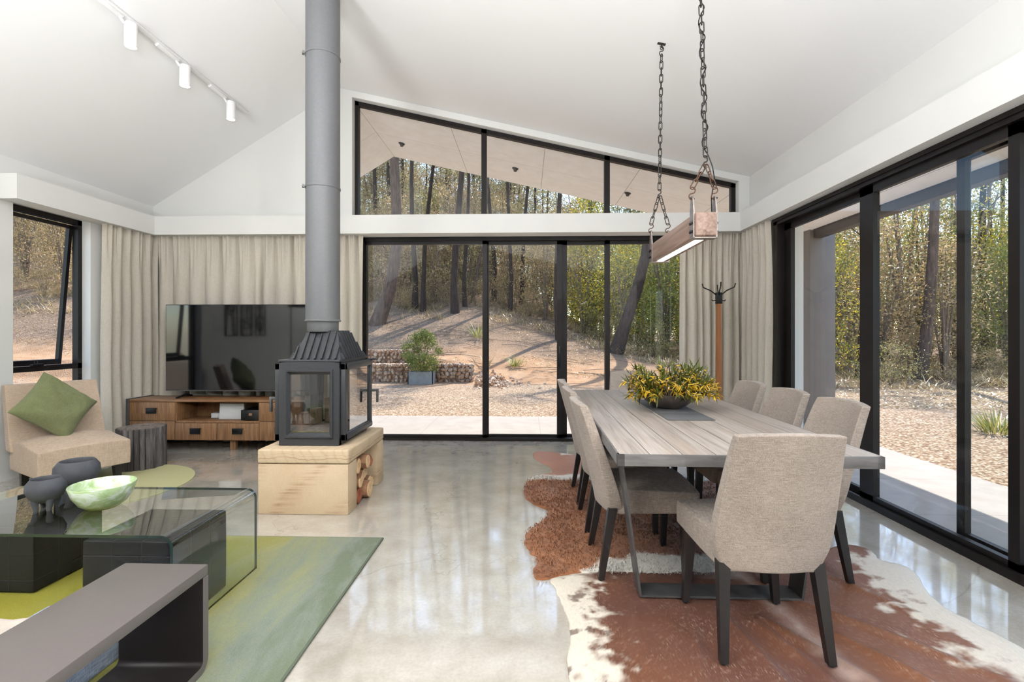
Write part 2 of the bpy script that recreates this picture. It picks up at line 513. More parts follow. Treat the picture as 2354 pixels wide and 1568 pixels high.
def stump_side():
    t = NT('charred_stump_bark')
    c = t.co(scale=(9, 9, 0.8))
    n = t.noise(c, 2.0, 6, 0.7, 0.4)
    f = t.noise(t.co(scale=(40, 40, 2)), 1.5, 4, 0.7)
    col = t.ramp(n, [(0.3, srgb(40, 36, 35)), (0.52, srgb(76, 71, 70)), (0.72, srgb(118, 112, 110))])
    col = t.mix(t.mapr(f, 0.6, 0.75, 0, 0.6), col, srgb(170, 160, 152))
    t.P(col=col, rough=0.8)
    t.bump(t.math('ADD', n, f), 0.6, 0.01)
    return t.m
M['stump'] = stump_side()
def stump_top():
    t = NT('cracked_stump_top')
    v = t.n('ShaderNodeTexVoronoi', {'Vector': t.co(), 'Scale': 26.0}, feature='DISTANCE_TO_EDGE').outputs[0]
    n = t.noise(t.co(), 14, 4)
    col = t.ramp(n, [(0.3, srgb(96, 84, 76)), (0.7, srgb(146, 132, 120))])
    t.P(col=t.mix(t.mapr(v, 0.0, 0.12, 0.85, 0.0), col, srgb(38, 34, 32)), rough=0.85)
    t.bump(v, 0.6, 0.01)
    return t.m
M['stumptop'] = stump_top()

def vcol(name, rough=0.9, sheen=0.0, fine=90, amt=0.3, stretch=(1, 1, 1), bump=0.3, spec=0.2, fleck=0.0):
    t = NT(name)
    a = t.n('ShaderNodeAttribute', attribute_name='hue')
    n = t.noise(t.co(scale=stretch), fine, 4, 0.7)
    col = t.mix(amt, a.outputs['Color'], t.ramp(n, [(0.3, (0.45, 0.42, 0.42, 1)), (0.7, (1.0, 1.0, 1.0, 1))]), 'MULTIPLY')
    if fleck:
        hv = t.noise(t.co(scale=(170, 34, 1), rot=(0, 0, 0.35)), 1.0, 3, 0.6)
        pt = t.noise(t.co(), 3.5, 4, 0.6)
        k = t.math('MULTIPLY', t.mapr(hv, 0.56, 0.72, 0.0, fleck), t.mapr(pt, 0.42, 0.66))
        col = t.mix(k, col, srgb(206, 190, 178))
    t.P(col=col, rough=rough, sheen=sheen, spec=spec)
    t.bump(n, bump, 0.004)
    return t.m
M['hide'] = vcol('cowhide', 0.45, 0.0, 150, 0.3, (1, 0.3, 1), 0.25, 0.5, 0.55)
M['fur'] = vcol('long_fur', 0.8, 0.3, 200, 0.25)

def soffit():
    t = NT('soffit_board')
    xs = t.sep(t.co())
    n = t.noise(t.co(), 6, 4)
    col = t.ramp(n, [(0.35, srgb(229, 227, 224)), (0.65, srgb(236, 234, 232))])
    fx = t.math('FRACT', t.math('DIVIDE', t.math('ADD', xs[0], 2.17 + 12.0), 1.2))
    ex = t.math('MINIMUM', fx, t.math('SUBTRACT', 1.0, fx))
    ey = t.math('ABSOLUTE', t.math('SUBTRACT', xs[1], 6.98))
    l = t.math('MAXIMUM', t.mapr(ex, 0.0, 0.004, 1, 0), t.mapr(ey, 0.0, 0.004, 0.6, 0))
    t.P(col=t.mix(l, col, srgb(90, 80, 72)), rough=0.8)
    return t.m
M['soffit'] = soffit()

def paver():
    t = NT('large_format_pavers')
    xs = t.sep(t.co())
    n = t.noise(t.co(), 5, 5)
    col = t.ramp(n, [(0.3, srgb(150, 141, 133)), (0.7, srgb(162, 153, 145))])
    fx = t.math('FRACT', t.math('DIVIDE', t.math('ADD', xs[0], 20.0 + 0.10), 0.78))
    fy = t.math('FRACT', t.math('DIVIDE', t.math('ADD', xs[1], 20.0 - 0.70), 0.88))
    ex = t.math('MULTIPLY', t.math('MINIMUM', fx, t.math('SUBTRACT', 1.0, fx)), 0.78)
    ey = t.math('MULTIPLY', t.math('MINIMUM', fy, t.math('SUBTRACT', 1.0, fy)), 0.88)
    l = t.mapr(t.math('MINIMUM', ex, ey), 0.0, 0.005, 0.8, 0.0)
    t.P(col=t.mix(l, col, srgb(120, 108, 98)), rough=0.7, spec=0.3)
    return t.m
M['paver'] = paver()

def ground_mat():
    t = NT('gravel_sand_and_litter')
    c = t.co()
    xs = t.sep(c)
    v = t.n('ShaderNodeTexVoronoi', {'Vector': c, 'Scale': 33.0})
    cell = t.sep(v.outputs['Color'])[0]
    g = t.ramp(cell, [(0.0, srgb(128, 104, 82)), (0.3, srgb(168, 142, 116)), (0.6, srgb(190, 166, 140)), (1.0, srgb(212, 194, 172))])
    g = t.mix(t.mapr(v.outputs['Distance'], 0.35, 0.75, 0, 0.75), g, srgb(96, 72, 54))
    n = t.noise(c, 2.2, 6, 0.65)
    nf = t.noise(c, 26, 5, 0.7)
    sand = t.ramp(n, [(0.3, srgb(168, 130, 98)), (0.55, srgb(184, 148, 116)), (0.75, srgb(194, 163, 134))])
    sand = t.mix(0.4, sand, t.ramp(nf, [(0.35, (0.6, 0.55, 0.5, 1)), (0.6, (1, 1, 1, 1))]), 'MULTIPLY')
    lit = t.ramp(nf, [(0.3, srgb(74, 58, 48)), (0.48, srgb(136, 112, 92)), (0.72, srgb(180, 158, 136))])
    dist = t.math('ADD', xs[1], t.math('MULTIPLY', t.math('MINIMUM', xs[0], 0.0), 0.0))
    wob = t.math('MULTIPLY', t.math('SUBTRACT', t.noise(c, 0.45, 4), 0.5), 5.0)
    yy = t.math('ADD', dist, wob)
    f1 = t.mapr(yy, 12.6, 13.6)
    f2 = t.mapr(yy, 15.6, 17.6)
    xr = t.mapr(t.math('ADD', xs[0], t.math('MULTIPLY', wob, 0.5)), 2.6, 5.0)
    col = t.mix(f1, g, t.mix(xr, sand, lit))
    col = t.mix(f2, col, lit)
    t.P(col=col, rough=0.97, spec=0.1)
    t.bump(t.math('ADD', t.math('MULTIPLY', v.outputs['Distance'], -1.0), nf), 0.7, 0.03)
    return t.m
M['ground'] = ground_mat()

def leafmat(name, cols, trans=0.5):
    t = NT(name)
    g = t.n('ShaderNodeNewGeometry')
    oi = t.n('ShaderNodeObjectInfo')
    r = t.math('FRACT', t.math('ADD', g.outputs['Random Per Island'], t.math('MULTIPLY', oi.outputs['Random'], 0.35)))
    n = len(cols)
    col = t.ramp(r, [(i / (n - 1), c) for i, c in enumerate(cols)])
    t.P(col=col, rough=0.38, spec=0.6)
    tr = t.n('ShaderNodeBsdfTranslucent', {'Color': col})
    mx = t.n('ShaderNodeMixShader', {0: trans, 1: t.p.outputs[0], 2: tr.outputs[0]})
    t.t.links.new(mx.outputs[0], t.out.inputs[0])
    return t.m
M['leafgum'] = leafmat('gum_leaves', [srgb(92, 95, 57), srgb(136, 134, 83), srgb(176, 164, 111), srgb(118, 118, 71), srgb(194, 176, 127), srgb(153, 132, 90)])
M['leafdry'] = leafmat('dry_scrub_leaves', [srgb(134, 113, 78), srgb(176, 148, 106), srgb(215, 187, 141), srgb(134, 127, 81), srgb(169, 139, 106)])
M['leafwattle'] = leafmat('wattle_foliage', [srgb(95, 106, 48), srgb(134, 139, 62), srgb(190, 171, 64), srgb(227, 194, 55), srgb(113, 120, 62), srgb(162, 153, 81)])
M['leafgreen'] = leafmat('bright_green_leaves', [srgb(83, 99, 44), srgb(118, 132, 60), srgb(150, 155, 81), srgb(106, 113, 57), srgb(176, 171, 97)])
M['drygrass'] = leafmat('dry_grass', [srgb(150, 124, 84), srgb(190, 164, 118), srgb(206, 186, 144), srgb(132, 118, 80)], 0.25)
M['greengrass'] = leafmat('green_grass', [srgb(112, 124, 56), srgb(150, 150, 80), srgb(190, 176, 100), srgb(96, 110, 46)], 0.25)
M['twig'] = simple('grey_twigs', srgb(120, 102, 86), 0.95, var=0.3, vs=4)
M['wattlebloom'] = leafmat('yellow_wattle_bloom', [srgb(226, 178, 22), srgb(240, 200, 40), srgb(212, 160, 24), srgb(244, 214, 92)], 0.2)
M['wattleleaf'] = leafmat('wattle_leaf', [srgb(66, 80, 28), srgb(92, 104, 38), srgb(112, 118, 48), srgb(58, 62, 26)], 0.2)
M['budwhite'] = simple('cream_buds', srgb(226, 206, 178), 0.7)
M['stone'] = leafmat('gabion_rock', [srgb(150, 116, 88), srgb(190, 156, 124), srgb(172, 130, 94), srgb(206, 182, 156), srgb(128, 98, 76)], 0.0)
# ------------------------------------------------------------------ room shell
XL, XR, YF, YB = -4.44, 2.55, 5.66, -3.6
RX, RZ = -2.186, 4.14
def zc(x):
    return RZ - 0.61 * (RX - x) if x < RX else RZ - 0.23 * (x - RX)

b = MB(); b.b2(XL, XR + 0.02, YB, YF + 0.03, -0.06, 0.0); struct(b.build('floor', M['concrete']))

# ceiling: two slopes meeting in a ridge
b = MB()
b.prism([(XL - 0.2, zc(XL - 0.2)), (RX, RZ), (RX, RZ + 0.02), (XL - 0.2, zc(XL - 0.2) + 0.02)], 'y', YB, YF + 0.2)
b.prism([(RX, RZ), (XR + 0.15, zc(XR + 0.15)), (XR + 0.15, zc(XR + 0.15) + 0.02), (RX, RZ + 0.02)], 'y', YB, YF + 0.2)
struct(b.build('ceiling', M['ceil']))

# far wall with sliding door opening and raked clerestory opening
DX0, DX1, DZ = -1.95, 2.32, 2.42
WX0, WX1, WZ0 = -2.05, 2.43, 2.60
wt = lambda x: zc(x) - 0.075
b = MB()
y0, y1 = YF, YF + 0.22
b.prism([(XL - 0.2, 0), (DX0, 0), (DX0, DZ), (WX0, WZ0), (WX0, zc(WX0)), (RX, RZ), (XL - 0.2, zc(XL - 0.2))], 'y', y0, y1)
b.prism([(WX0, WZ0), (DX0, DZ), (DX1, DZ), (DX1, 0), (XR + 0.2, 0), (XR + 0.2, WZ0)], 'y', y0, y1)
b.prism([(WX0, wt(WX0)), (WX1, wt(WX1)), (WX1, zc(WX1)), (WX0, zc(WX0))], 'y', y0, y1)
b.prism([(WX1, WZ0), (XR + 0.2, WZ0), (XR + 0.2, zc(XR + 0.2)), (WX1, zc(WX1))], 'y', y0, y1)
struct(b.build('wall_far', M['wall'], smooth=False))

# left wall with the awning window opening
LY0, LY1, LZ0, LZ1 = 4.08, 4.83, 0.28, 2.40
b = MB()
zl = zc(XL)
def lw(ya, yb, za, zb): b.b2(XL - 0.18, XL, ya, yb, za, zb)
lw(YB, LY0, 0, zl); lw(LY1, YF, 0, zl); lw(LY0, LY1, 0, LZ0); lw(LY0, LY1, LZ1, zl)
struct(b.build('wall_left', M['wall'], smooth=False))

# right wall: a run of sliding glass under a lintel
RY0, RY1 = 0.55, 4.93
b = MB()
b.b2(XR, XR + 0.2, RY1, YF, 0, zc(XR)); b.b2(XR, XR + 0.2, RY0, RY1, 2.395, zc(XR)); b.b2(XR, XR + 0.2, YB, RY0, 0, zc(XR))
struct(b.build('wall_right', M['wall'], smooth=False))

# unseen rear wall behind the viewer, kept solid and dark
b = MB()
b.prism([(XL - 0.2, 0), (XR + 0.2, 0), (XR + 0.2, zc(XR + 0.2)), (RX, RZ), (XL - 0.2, zc(XL - 0.2))], 'y', YB - 0.2, YB)
struct(b.build('wall_rear', M['wallrear'], smooth=False))

# pelmets (boxed curtain tracks)
PZ0, PZ1 = 2.385, 2.595
PLX, PRX, PFY = -4.255, 2.35, 5.445
b = MB(); b.b2(PLX, PRX, PFY, YF, PZ0, PZ1); struct(b.build('trim_1', M['wall'], smooth=False))
b = MB(); b.b2(XL, PLX, 3.94, YF, PZ0, PZ1); struct(b.build('trim_2', M['wall'], smooth=False))
b = MB(); b.b2(PRX, XR, YB, YF, PZ0, PZ1); struct(b.build('trim_3', M['wall'], smooth=False))

# -- clerestory window
def sroot(name):
    o = link(bpy.data.objects.new(name, None)); o['kind'] = 'structure'; return o
w1 = sroot('window_1')
b = MB()
fy0, fy1, ft = YF + 0.09, YF + 0.15, 0.052
ft2 = ft
def bar(x0, x1, za0, za1, zb0, zb1):  # raked member
    b.prism([(x0, za0), (x1, zb0), (x1, zb1), (x0, za1)], 'y', fy0, fy1)
bar(WX0, WX1, wt(WX0) - ft, wt(WX0), wt(WX1) - ft, wt(WX1))
bar(WX0, WX1, WZ0, WZ0 + 0.05, WZ0, WZ0 + 0.05)
for xa, xb in ((WX0, WX0 + 0.045), (WX1 - 0.05, WX1), (-0.538, -0.475), (0.912, 0.975)):
    bar(xa, xb, WZ0, wt(xa), WZ0, wt(xb))
b.build('window_frame', M['black'], w1, smooth=False)
for xa, xb in ((WX0, -0.51), (-0.5, 0.94), (0.95, WX1)):
    b = MB(); b.prism([(xa, WZ0 + 0.01), (xb, WZ0 + 0.01), (xb, wt(xb) - 0.01), (xa, wt(xa) - 0.01)], 'y', YF + 0.115, YF + 0.121)
    b.build('pane', M['glass'], w1, smooth=False)

# -- left awning window, sash pushed open
w2 = sroot('window_2')
wx0, wx1 = XL - 0.15, XL - 0.09
b = MB()
for a_ in ((LY0, LY0 + 0.045, LZ0, LZ1), (LY1 - 0.045, LY1, LZ0, LZ1), (LY0, LY1, LZ0, LZ0 + 0.045), (LY0, LY1, LZ1 - 0.05, LZ1), (LY0, LY1, 0.905, 0.955)):
    b.b2(wx0, wx1, *a_)
b.build('window_frame', M['black'], w2, smooth=False)
b = MB(); b.b2(wx0 + 0.025, wx0 + 0.031, LY0 + 0.04, LY1 - 0.04, LZ0 + 0.04, 0.91); b.build('pane', M['glass'], w2, smooth=False)
sa = MB()
hs, hw = 1.40, 0.33   # sash height, half width
for a_ in ((-hw, -hw + 0.035, -hs, 0), (hw - 0.035, hw, -hs, 0), (-hw, hw, -0.035, 0), (-hw, hw, -hs, -hs + 0.05)):
    sa.b2(-0.018, 0.018, *a_)
so = sa.build('sash', M['black'], w2, smooth=False, loc=(wx0 - 0.01, (LY0 + LY1) / 2, LZ1 - 0.055), rot=(0, math.radians(5), 0))
b = MB(); b.b2(-0.003, 0.003, -hw + 0.03, hw - 0.03, -hs + 0.04, -0.03); b.build('pane', M['glass'], so, smooth=False)
b = MB()
b.box((wx1 + 0.012, LY0 + 0.28, 0.965), (0.03, 0.10, 0.018)); b.tube([(wx1 + 0.012, LY0 + 0.26, 0.97), (wx1 + 0.012, LY0 + 0.26, 1.0), (wx1 + 0.012, LY0 + 0.285, 1.0), (wx1 + 0.012, LY0 + 0.285, 0.97)], 0.004, 6)
b.build('winder', M['black'], w2)

# -- far sliding door
d1 = sroot('door_1')
b = MB()
yo, yi = YF + 0.03, YF + 0.16
b.b2(DX0, DX1, yo, yi, DZ - 0.075, DZ); b.b2(DX0, DX1, yo - 0.01, yi, -0.02, 0.035)
b.b2(DX0, DX0 + 0.04, yo, yi, 0, DZ); b.b2(DX1 - 0.04, DX1, yo, yi, 0, DZ)
b.b2(DX0, DX1, yo - 0.012, yo, DZ - 0.03, DZ)
b.build('door_frame', M['black'], d1, smooth=False)
def sash(root, x0, x1, y, sl, sr, z0=0.035, z1=DZ - 0.075, bot=0.03, top=0.04, axis='x'):
    s = MB()
    def q(a0, a1, za, zb, th=0.018):
        if axis == 'x': s.b2(a0, a1, y - th, y + th, za, zb)
        else: s.b2(y - th, y + th, a0, a1, za, zb)
    q(x0, x0 + sl, z0, z1); q(x1 - sr, x1, z0, z1); q(x0, x1, z0, z0 + bot); q(x0, x1, z1 - top, z1)
    so = s.build('sash', M['black'], root, smooth=False)
    s = MB()
    q(x0 + sl - 0.005, x1 - sr + 0.005, z0 + bot - 0.005, z1 - top + 0.005, 0.003)
    s.build('pane', M['glass'], so, smooth=False)
    return so
sash(d1, DX0 + 0.02, -0.465, yo + 0.03, 0.035, 0.055)
s2 = sash(d1, -0.47, 0.415, yo + 0.075, 0.02, 0.06)
s3 = sash(d1, 0.40, 0.975, yo + 0.11, 0.075, 0.055)
sash(d1, 0.92, DX1 - 0.03, yo + 0.075, 0.055, 0.05)
h = MB()
h.box((0.383, yo + 0.045, 0.98), (0.022, 0.02, 0.26), bev=0.004); h.box((0.383, yo + 0.035, 1.02), (0.012, 0.03, 0.05), bev=0.003)
h.build('door_handle', M['handle'], s2)

# -- right sliding door
d2 = sroot('door_2')
xi, xo = 2.455, 2.60
b = MB()
RT = 2.385
b.b2(xi, xo, RY0, RY1, RT - 0.06, RT); b.b2(xi, xo, RY0, RY1, -0.02, 0.03)
b.b2(xi, xo, RY1 - 0.07, RY1, 0, RT); b.b2(xi, xo, RY0, RY0 + 0.06, 0, RT)
b.b2(xi - 0.012, xi, RY0, RY1, RT - 0.03, RT)
b.b2(xi, xi + 0.02, RY0, RY1, 0.03, 0.05)
b.build('door_frame', M['black'], d2, smooth=False)
kw = dict(axis='y', z1=RT - 0.06, top=0.06, bot=0.05)
sash(d2, 3.62, RY1 - 0.06, xi + 0.09, 0.09, 0.13, **kw)
s3 = sash(d2, 2.53, 3.71, xi + 0.045, 0.06, 0.14, **kw)
sash(d2, 2.53, 2.985, xi + 0.125, 0.05, 0.055, **kw)
sash(d2, 1.55, 2.59, xi + 0.085, 0.06, 0.06, **kw)
sash(d2, RY0 + 0.05, 1.6, xi + 0.125, 0.06, 0.06, **kw)

# -- roof over the room with deep gable and eave overhangs
EY, EXR, EXL = 7.94, 4.05, -4.80
b = MB()
def slope(x0, x1, ya, yb, t0, t1, mi):
    b.prism([(x0, zc(x0) + t0), (x1, zc(x1) + t0), (x1, zc(x1) + t1), (x0, zc(x0) + t1)], 'y', ya, yb, mi)
slope(RX, EXR, YB - 1.2, EY, 0.025, 0.045, 0); slope(EXL, RX, YB - 1.2, EY, 0.025, 0.045, 0)
struct(b.build('roof_1', M['soffit'], smooth=False))
b = MB()
slope(RX, EXR + 0.02, YB - 1.2, EY + 0.02, 0.047, 0.11, 0); slope(EXL, RX, YB - 1.2, EY + 0.02, 0.047, 0.11, 0)
struct(b.build('roof_2', M['fascia'], smooth=False))
# gutter on the right-hand eave
gu = MB(); ge = EXR + 0.03
gu.b2(ge, ge + 0.11, YB - 1.2, EY, zc(EXR) - 0.09, zc(EXR) - 0.085); gu.b2(ge + 0.11, ge + 0.115, YB - 1.2, EY, zc(EXR) - 0.09, zc(EXR) + 0.05); gu.b2(ge - 0.005, ge, YB - 1.2, EY, zc(EXR) - 0.09, zc(EXR) + 0.05)
gut = gu.build('eave_gutter', M['fascia'], smooth=False)
tag(gut, 'brown metal gutter along the low eave outside the right-hand glass doors', 'gutter')
# three soffit downlights
for i, (x, lab) in enumerate(((-1.86, 'small dark eave downlight nearest the roof ridge'), (-0.17, 'small dark eave downlight at the middle of the clerestory view'), (1.48, 'small dark eave downlight nearest the pendant chains'))):
    yy = 7.2
    d = thing('eave_downlight', lab, 'downlight', (x, yy, zc(x) + 0.024), 0, 'downlights under the gable eave')
    q = MB(); q.lathe([(0.0, -0.012), (0.045, -0.012), (0.048, 0.0), (0.0, 0.0)], 20); q.build('bezel', M['soffitlight'], d, rot=(0, math.atan(0.23), 0))
    q = MB(); q.lathe([(0.0, -0.045), (0.022, -0.045), (0.03, -0.012), (0.0, -0.012)], 16); q.build('lamp_body', M['soffitlight'], d)

# exterior: pier, terrace, ground
b = MB(); b.b2(4.02, 4.38, 7.05, 7.45, -0.1, 2.75, 0.01); struct(b.build('column_1', M['pier']))
b = MB(); b.b2(-7.0, 4.06, YF + 0.2, 7.66, -0.12, -0.045); b.b2(2.62, 4.06, -4.0, YF + 0.2, -0.12, -0.045)
struct(b.build('terrace', M['paver'], smooth=False))

def terr(x, y):
    s = 0.30 if x < -2 else max(0.035, 0.30 - (x + 2) * 0.030)
    if x < -8: s = min(0.42, 0.30 + (-8 - x) * 0.012)
    d = max(0.0, y - 13.2)
    d2 = d * d / (d + 1.2)
    if d2 > 14: d2 = 14 + (d2 - 14) * 0.6
    h = -0.11 + s * d2
    h += 0.05 * noise.noise((x * 0.35, y * 0.35, 1.0)) * min(1.0, d)
    # retaining step held by the upper gabions
    if x < -1.5 and y > 14.05: h = max(h, 0.42 + 0.12 * min(1, (y - 14.05)))
    if x > 4.3: h += 0.05 * noise.noise((x * 0.5, y * 0.5, 3.0)) * min(1.0, (x - 4.3) * 0.3)
    return h
V, F = [], []
xs = [-60 + i * 2.0 for i in range(18)] + [-24 + i * 0.5 for i in range(97)] + [25 + i * 2.0 for i in range(18)]
ys = [-14 + i * 2.0 for i in range(10)] + [6 + i * 0.25 for i in range(72)] + [24 + i * 1.5 for i in range(32)]
for yy in ys:
    for xx in xs: V.append((xx, yy, terr(xx, yy) - (0.15 if (-4.6 < xx < 2.7 and yy < 5.9) else 0.0)))
nx = len(xs)
for j in range(len(ys) - 1):
    for i in range(nx - 1):
        F.append((j * nx + i, j * nx + i + 1, (j + 1) * nx + i + 1, (j + 1) * nx + i))
gnd = struct(mesh_obj('ground', V, F, M['ground'], smooth=True))
# ------------------------------------------------------------------ curtains
def curtain(name, label, p0, p1, z0, z1, amp, fold, inward, seed, loose=1.0):
    r = random.Random(seed)
    p0, p1 = Vector((*p0, 0)), Vector((*p1, 0))
    d = p1 - p0; L = d.length; d.normalize()
    n = Vector((*inward, 0))
    # fold phases
    edges = [0.0]
    while edges[-1] < L: edges.append(edges[-1] + fold * r.uniform(0.6, 1.45))
    amps = [r.uniform(0.55, 1.0) for _ in edges]
    drift = [r.uniform(-0.35, 0.35) for _ in edges]
    sharp = [r.uniform(0.0, 0.55) for _ in edges]
    ns = int(L / fold * 20); nv = 18
    P = []
    for j in range(nv + 1):
        v = j / nv
        row = []
        for i in range(ns + 1):
            s = L * i / ns
            k = 0
            while k < len(edges) - 2 and edges[k + 1] < s: k += 1
            t = (s - edges[k]) / (edges[k + 1] - edges[k])
            ph = 2 * PI * t + drift[k] * math.sin(PI * t) * v * 2.0
            wave = 2.1 * abs(math.sin(ph * 0.5)) ** (0.55 + 0.3 * sharp[k]) - 1.25
            a = amp * (amps[k] * (1 - t) + amps[min(k + 1, len(amps) - 1)] * t)
            body = a * wave * (0.55 + 0.45 * min(1, v * 2.5))
            gather = 0.35 * amp * math.sin(2 * PI * s / (fold * 0.43) + 3 * noise.noise((s * 4, seed, 0))) * max(0, 1 - v * 5)
            slow = 0.35 * amp * noise.noise((s * 2.2, v * 1.6, seed * 3.1)) * v * loose
            z = z1 + (z0 - z1) * v
            sx = s + 0.35 * fold * noise.noise((s * 3.0, v * 2.0, seed + 9)) * v * loose
            sx = min(max(sx, 0), L)
            q = p0 + d * sx + n * (body + gather + slow)
            row.append((q.x, q.y, z))
        P.append(row)
    b = MB(); b.grid(P)
    o = b.build(name, M['curtain'], ang=180, recalc=False)
    return tag(o, label, 'curtain')
curtain('curtain', 'oatmeal linen curtain on the side wall between awning window and corner', (XL + 0.095, 4.88), (XL + 0.095, 5.57), 0.01, PZ0 + 0.01, 0.055, 0.13, (1, 0), 3)
curtain('curtain', 'long oatmeal linen curtain hanging behind the television and stove flue', (XL + 0.13, 5.56), (-1.88, 5.56), 0.01, PZ0 + 0.01, 0.062, 0.15, (0, -1), 5)
curtain('curtain', 'oatmeal linen curtain in the corner directly behind the coat rack', (1.74, 5.565), (2.45, 5.565), 0.01, PZ0 + 0.01, 0.055, 0.085, (0, -1), 8)
curtain('curtain', 'oatmeal linen curtain bunched beside the black frame of the side sliding doors', (2.435, 5.57), (2.435, 4.945), 0.01, PZ0 + 0.01, 0.06, 0.12, (-1, 0), 13)

# ------------------------------------------------------------------ track light and flue wall
tl = thing('track_light', 'white ceiling track with three cylinder spotlights on the steep slope', 'track light', (-3.0, 4.0, zc(-3.0)))
sl = math.atan(0.61)
b = MB(); b.box((0, -0.35, -0.018), (0.035, 3.0, 0.03), rot=(0, -sl, 0), bev=0.003)
b.build('track_rail', M['white'], tl)
for yy in (-0.44, 0.14, 0.80):
    b = MB(); b.box((-0.0, -0.16, -0.04), (0.034, 0.24, 0.03), rot=(0, -sl, 0), bev=0.004); b.tube([(0, -0.08, -0.04), (0.0, -0.02, -0.075)], 0.01, 8)
    ad = b.build('adapter', M['white'], tl, loc=(0, yy, 0))
    b = MB(); b.lathe([(0.0, 0.0), (0.040, 0.0), (0.042, -0.004), (0.042, -0.172), (0.038, -0.176), (0.036, -0.170), (0.0, -0.170)], 28)
    sp = b.build('spot_cylinder', M['white'], tl, loc=(0.02, yy + 0.02, -0.055))
    b = MB(); b.lathe([(0.0, -0.1755), (0.0365, -0.1755), (0.0365, -0.171), (0.0, -0.171)], 24)
    b.build('spot_lens', M['spotlens'], sp)

# ------------------------------------------------------------------ hearth, stove, firewood
hx0, hx1, hy0, hy1 = -1.865, -1.232, 3.325, 4.15
he = thing('stone_hearth', 'pale sandstone hearth plinth carrying the black glass-sided stove', 'hearth', ((hx0 + hx1) / 2, (hy0 + hy1) / 2, 0))
cxh, cyh = (hx0 + hx1) / 2, (hy0 + hy1) / 2
def hl(b, x0, x1, y0, y1, z0, z1, bev=0.006, seg=2): b.b2(x0 - cxh, x1 - cxh, y0 - cyh, y1 - cyh, z0, z1, bev, seg)
b = MB(); hl(b, hx0, hx1, hy0, hy0 + 0.175, 0, 0.348); b.build('base_block', M['sandstone'], he)
b = MB(); hl(b, hx0, hx1, hy1 - 0.16, hy1, 0, 0.348); b.build('base_block', M['sandstone'], he)
b = MB(); hl(b, hx0 + 0.0, hx0 + 0.10, hy0 + 0.18, hy1 - 0.165, 0, 0.346); b.build('back_block', M['sandstone'], he)
b = MB(); hl(b, hx0 - 0.004, hx1 + 0.004, hy0 - 0.003, hy1 + 0.003, 0.351, 0.45, 0.014, 3); b.build('top_slab', M['slab'], he)

def log(x0, x1, y, z, r, seed, split, lab, cat='log'):
    r_ = random.Random(seed)
    n = 14
    prof = []
    for k in range(n):
        a = 2 * PI * k / n
        rr = r * (1 + 0.10 * r_.uniform(-1, 1))
        if split: rr = min(rr, r * (0.35 / max(0.35, math.cos(a - split)) if math.cos(a - split) > 0.35 else 1.0) * 1.0)
        prof.append((a, rr))
    t = thing('firewood_log', lab, 'firewood', ((x0 + x1) / 2, y, z), 0, 'firewood under the stove')
    b = MB()
    rings = []
    L = x1 - x0
    for i in range(7):
        x = -L / 2 + L * i / 6
        ring = [b.bm.verts.new((x, (rr * (1 + 0.05 * r_.uniform(-1, 1))) * math.cos(a), rr * (1 + 0.05 * r_.uniform(-1, 1)) * math.sin(a))) for a, rr in prof]
        rings.append(ring)
    b.ring_strip(rings)
    b.build('bark', M['logred'] if seed % 3 == 0 else M['logbark'], t, ang=50)
    b = MB()
    A = [b.bm.verts.new((L / 2, rr * 0.97 * math.cos(a), rr * 0.97 * math.sin(a))) for a, rr in prof]
    B = [b.bm.verts.new((L / 2 + 0.003, rr * 0.93 * math.cos(a), rr * 0.93 * math.sin(a))) for a, rr in prof]
    b.ring_strip([A, B]); b.build('cut_end', M['logred'] if seed % 3 == 0 else M['woodend'], t)
lx0, lx1 = hx0 + 0.115, hx1 - 0.012
LOGS = [(3.560, 0.062, 0.058, 3, 0, 0.010, 'dark red split log, lowest and nearest the front stone block'),
        (3.690, 0.070, 0.066, 4, 0, 0.045, 'round log with pale cut end, second along the bottom row'),
        (3.823, 0.064, 0.060, 5, 0, 0.0, 'round log with pale cut end, third along the bottom row'),
        (3.930, 0.048, 0.044, 7, 0, -0.02, 'thin bottom-row log nearest the rear stone block'),
        (3.556, 0.168, 0.050, 8, 1.2, 0.02, 'split log resting on the red log at the front of the stack'),
        (3.655, 0.178, 0.048, 10, 2.4, 0.0, 'thin pale split log leaning in the middle of the stack'),
        (3.760, 0.170, 0.046, 11, 0, -0.02, 'brown log lying mid-height towards the rear of the stack'),
        (3.878, 0.152, 0.050, 13, 0.6, -0.05, 'grey split log mid-height against the rear stone block'),
        (3.565, 0.272, 0.054, 14, 0, 0.0, 'grey round log at the top front of the stack'),
        (3.675, 0.280, 0.052, 16, 0, 0.035, 'pale round log at the top middle of the stack'),
        (3.800, 0.268, 0.062, 9, 0.9, 0.015, 'red brown split log at the top rear of the stack')]
for y, z, r, sd, sp, dx, lab in LOGS:
    log(lx0, lx1 + dx, y, z, r, sd, sp, lab)

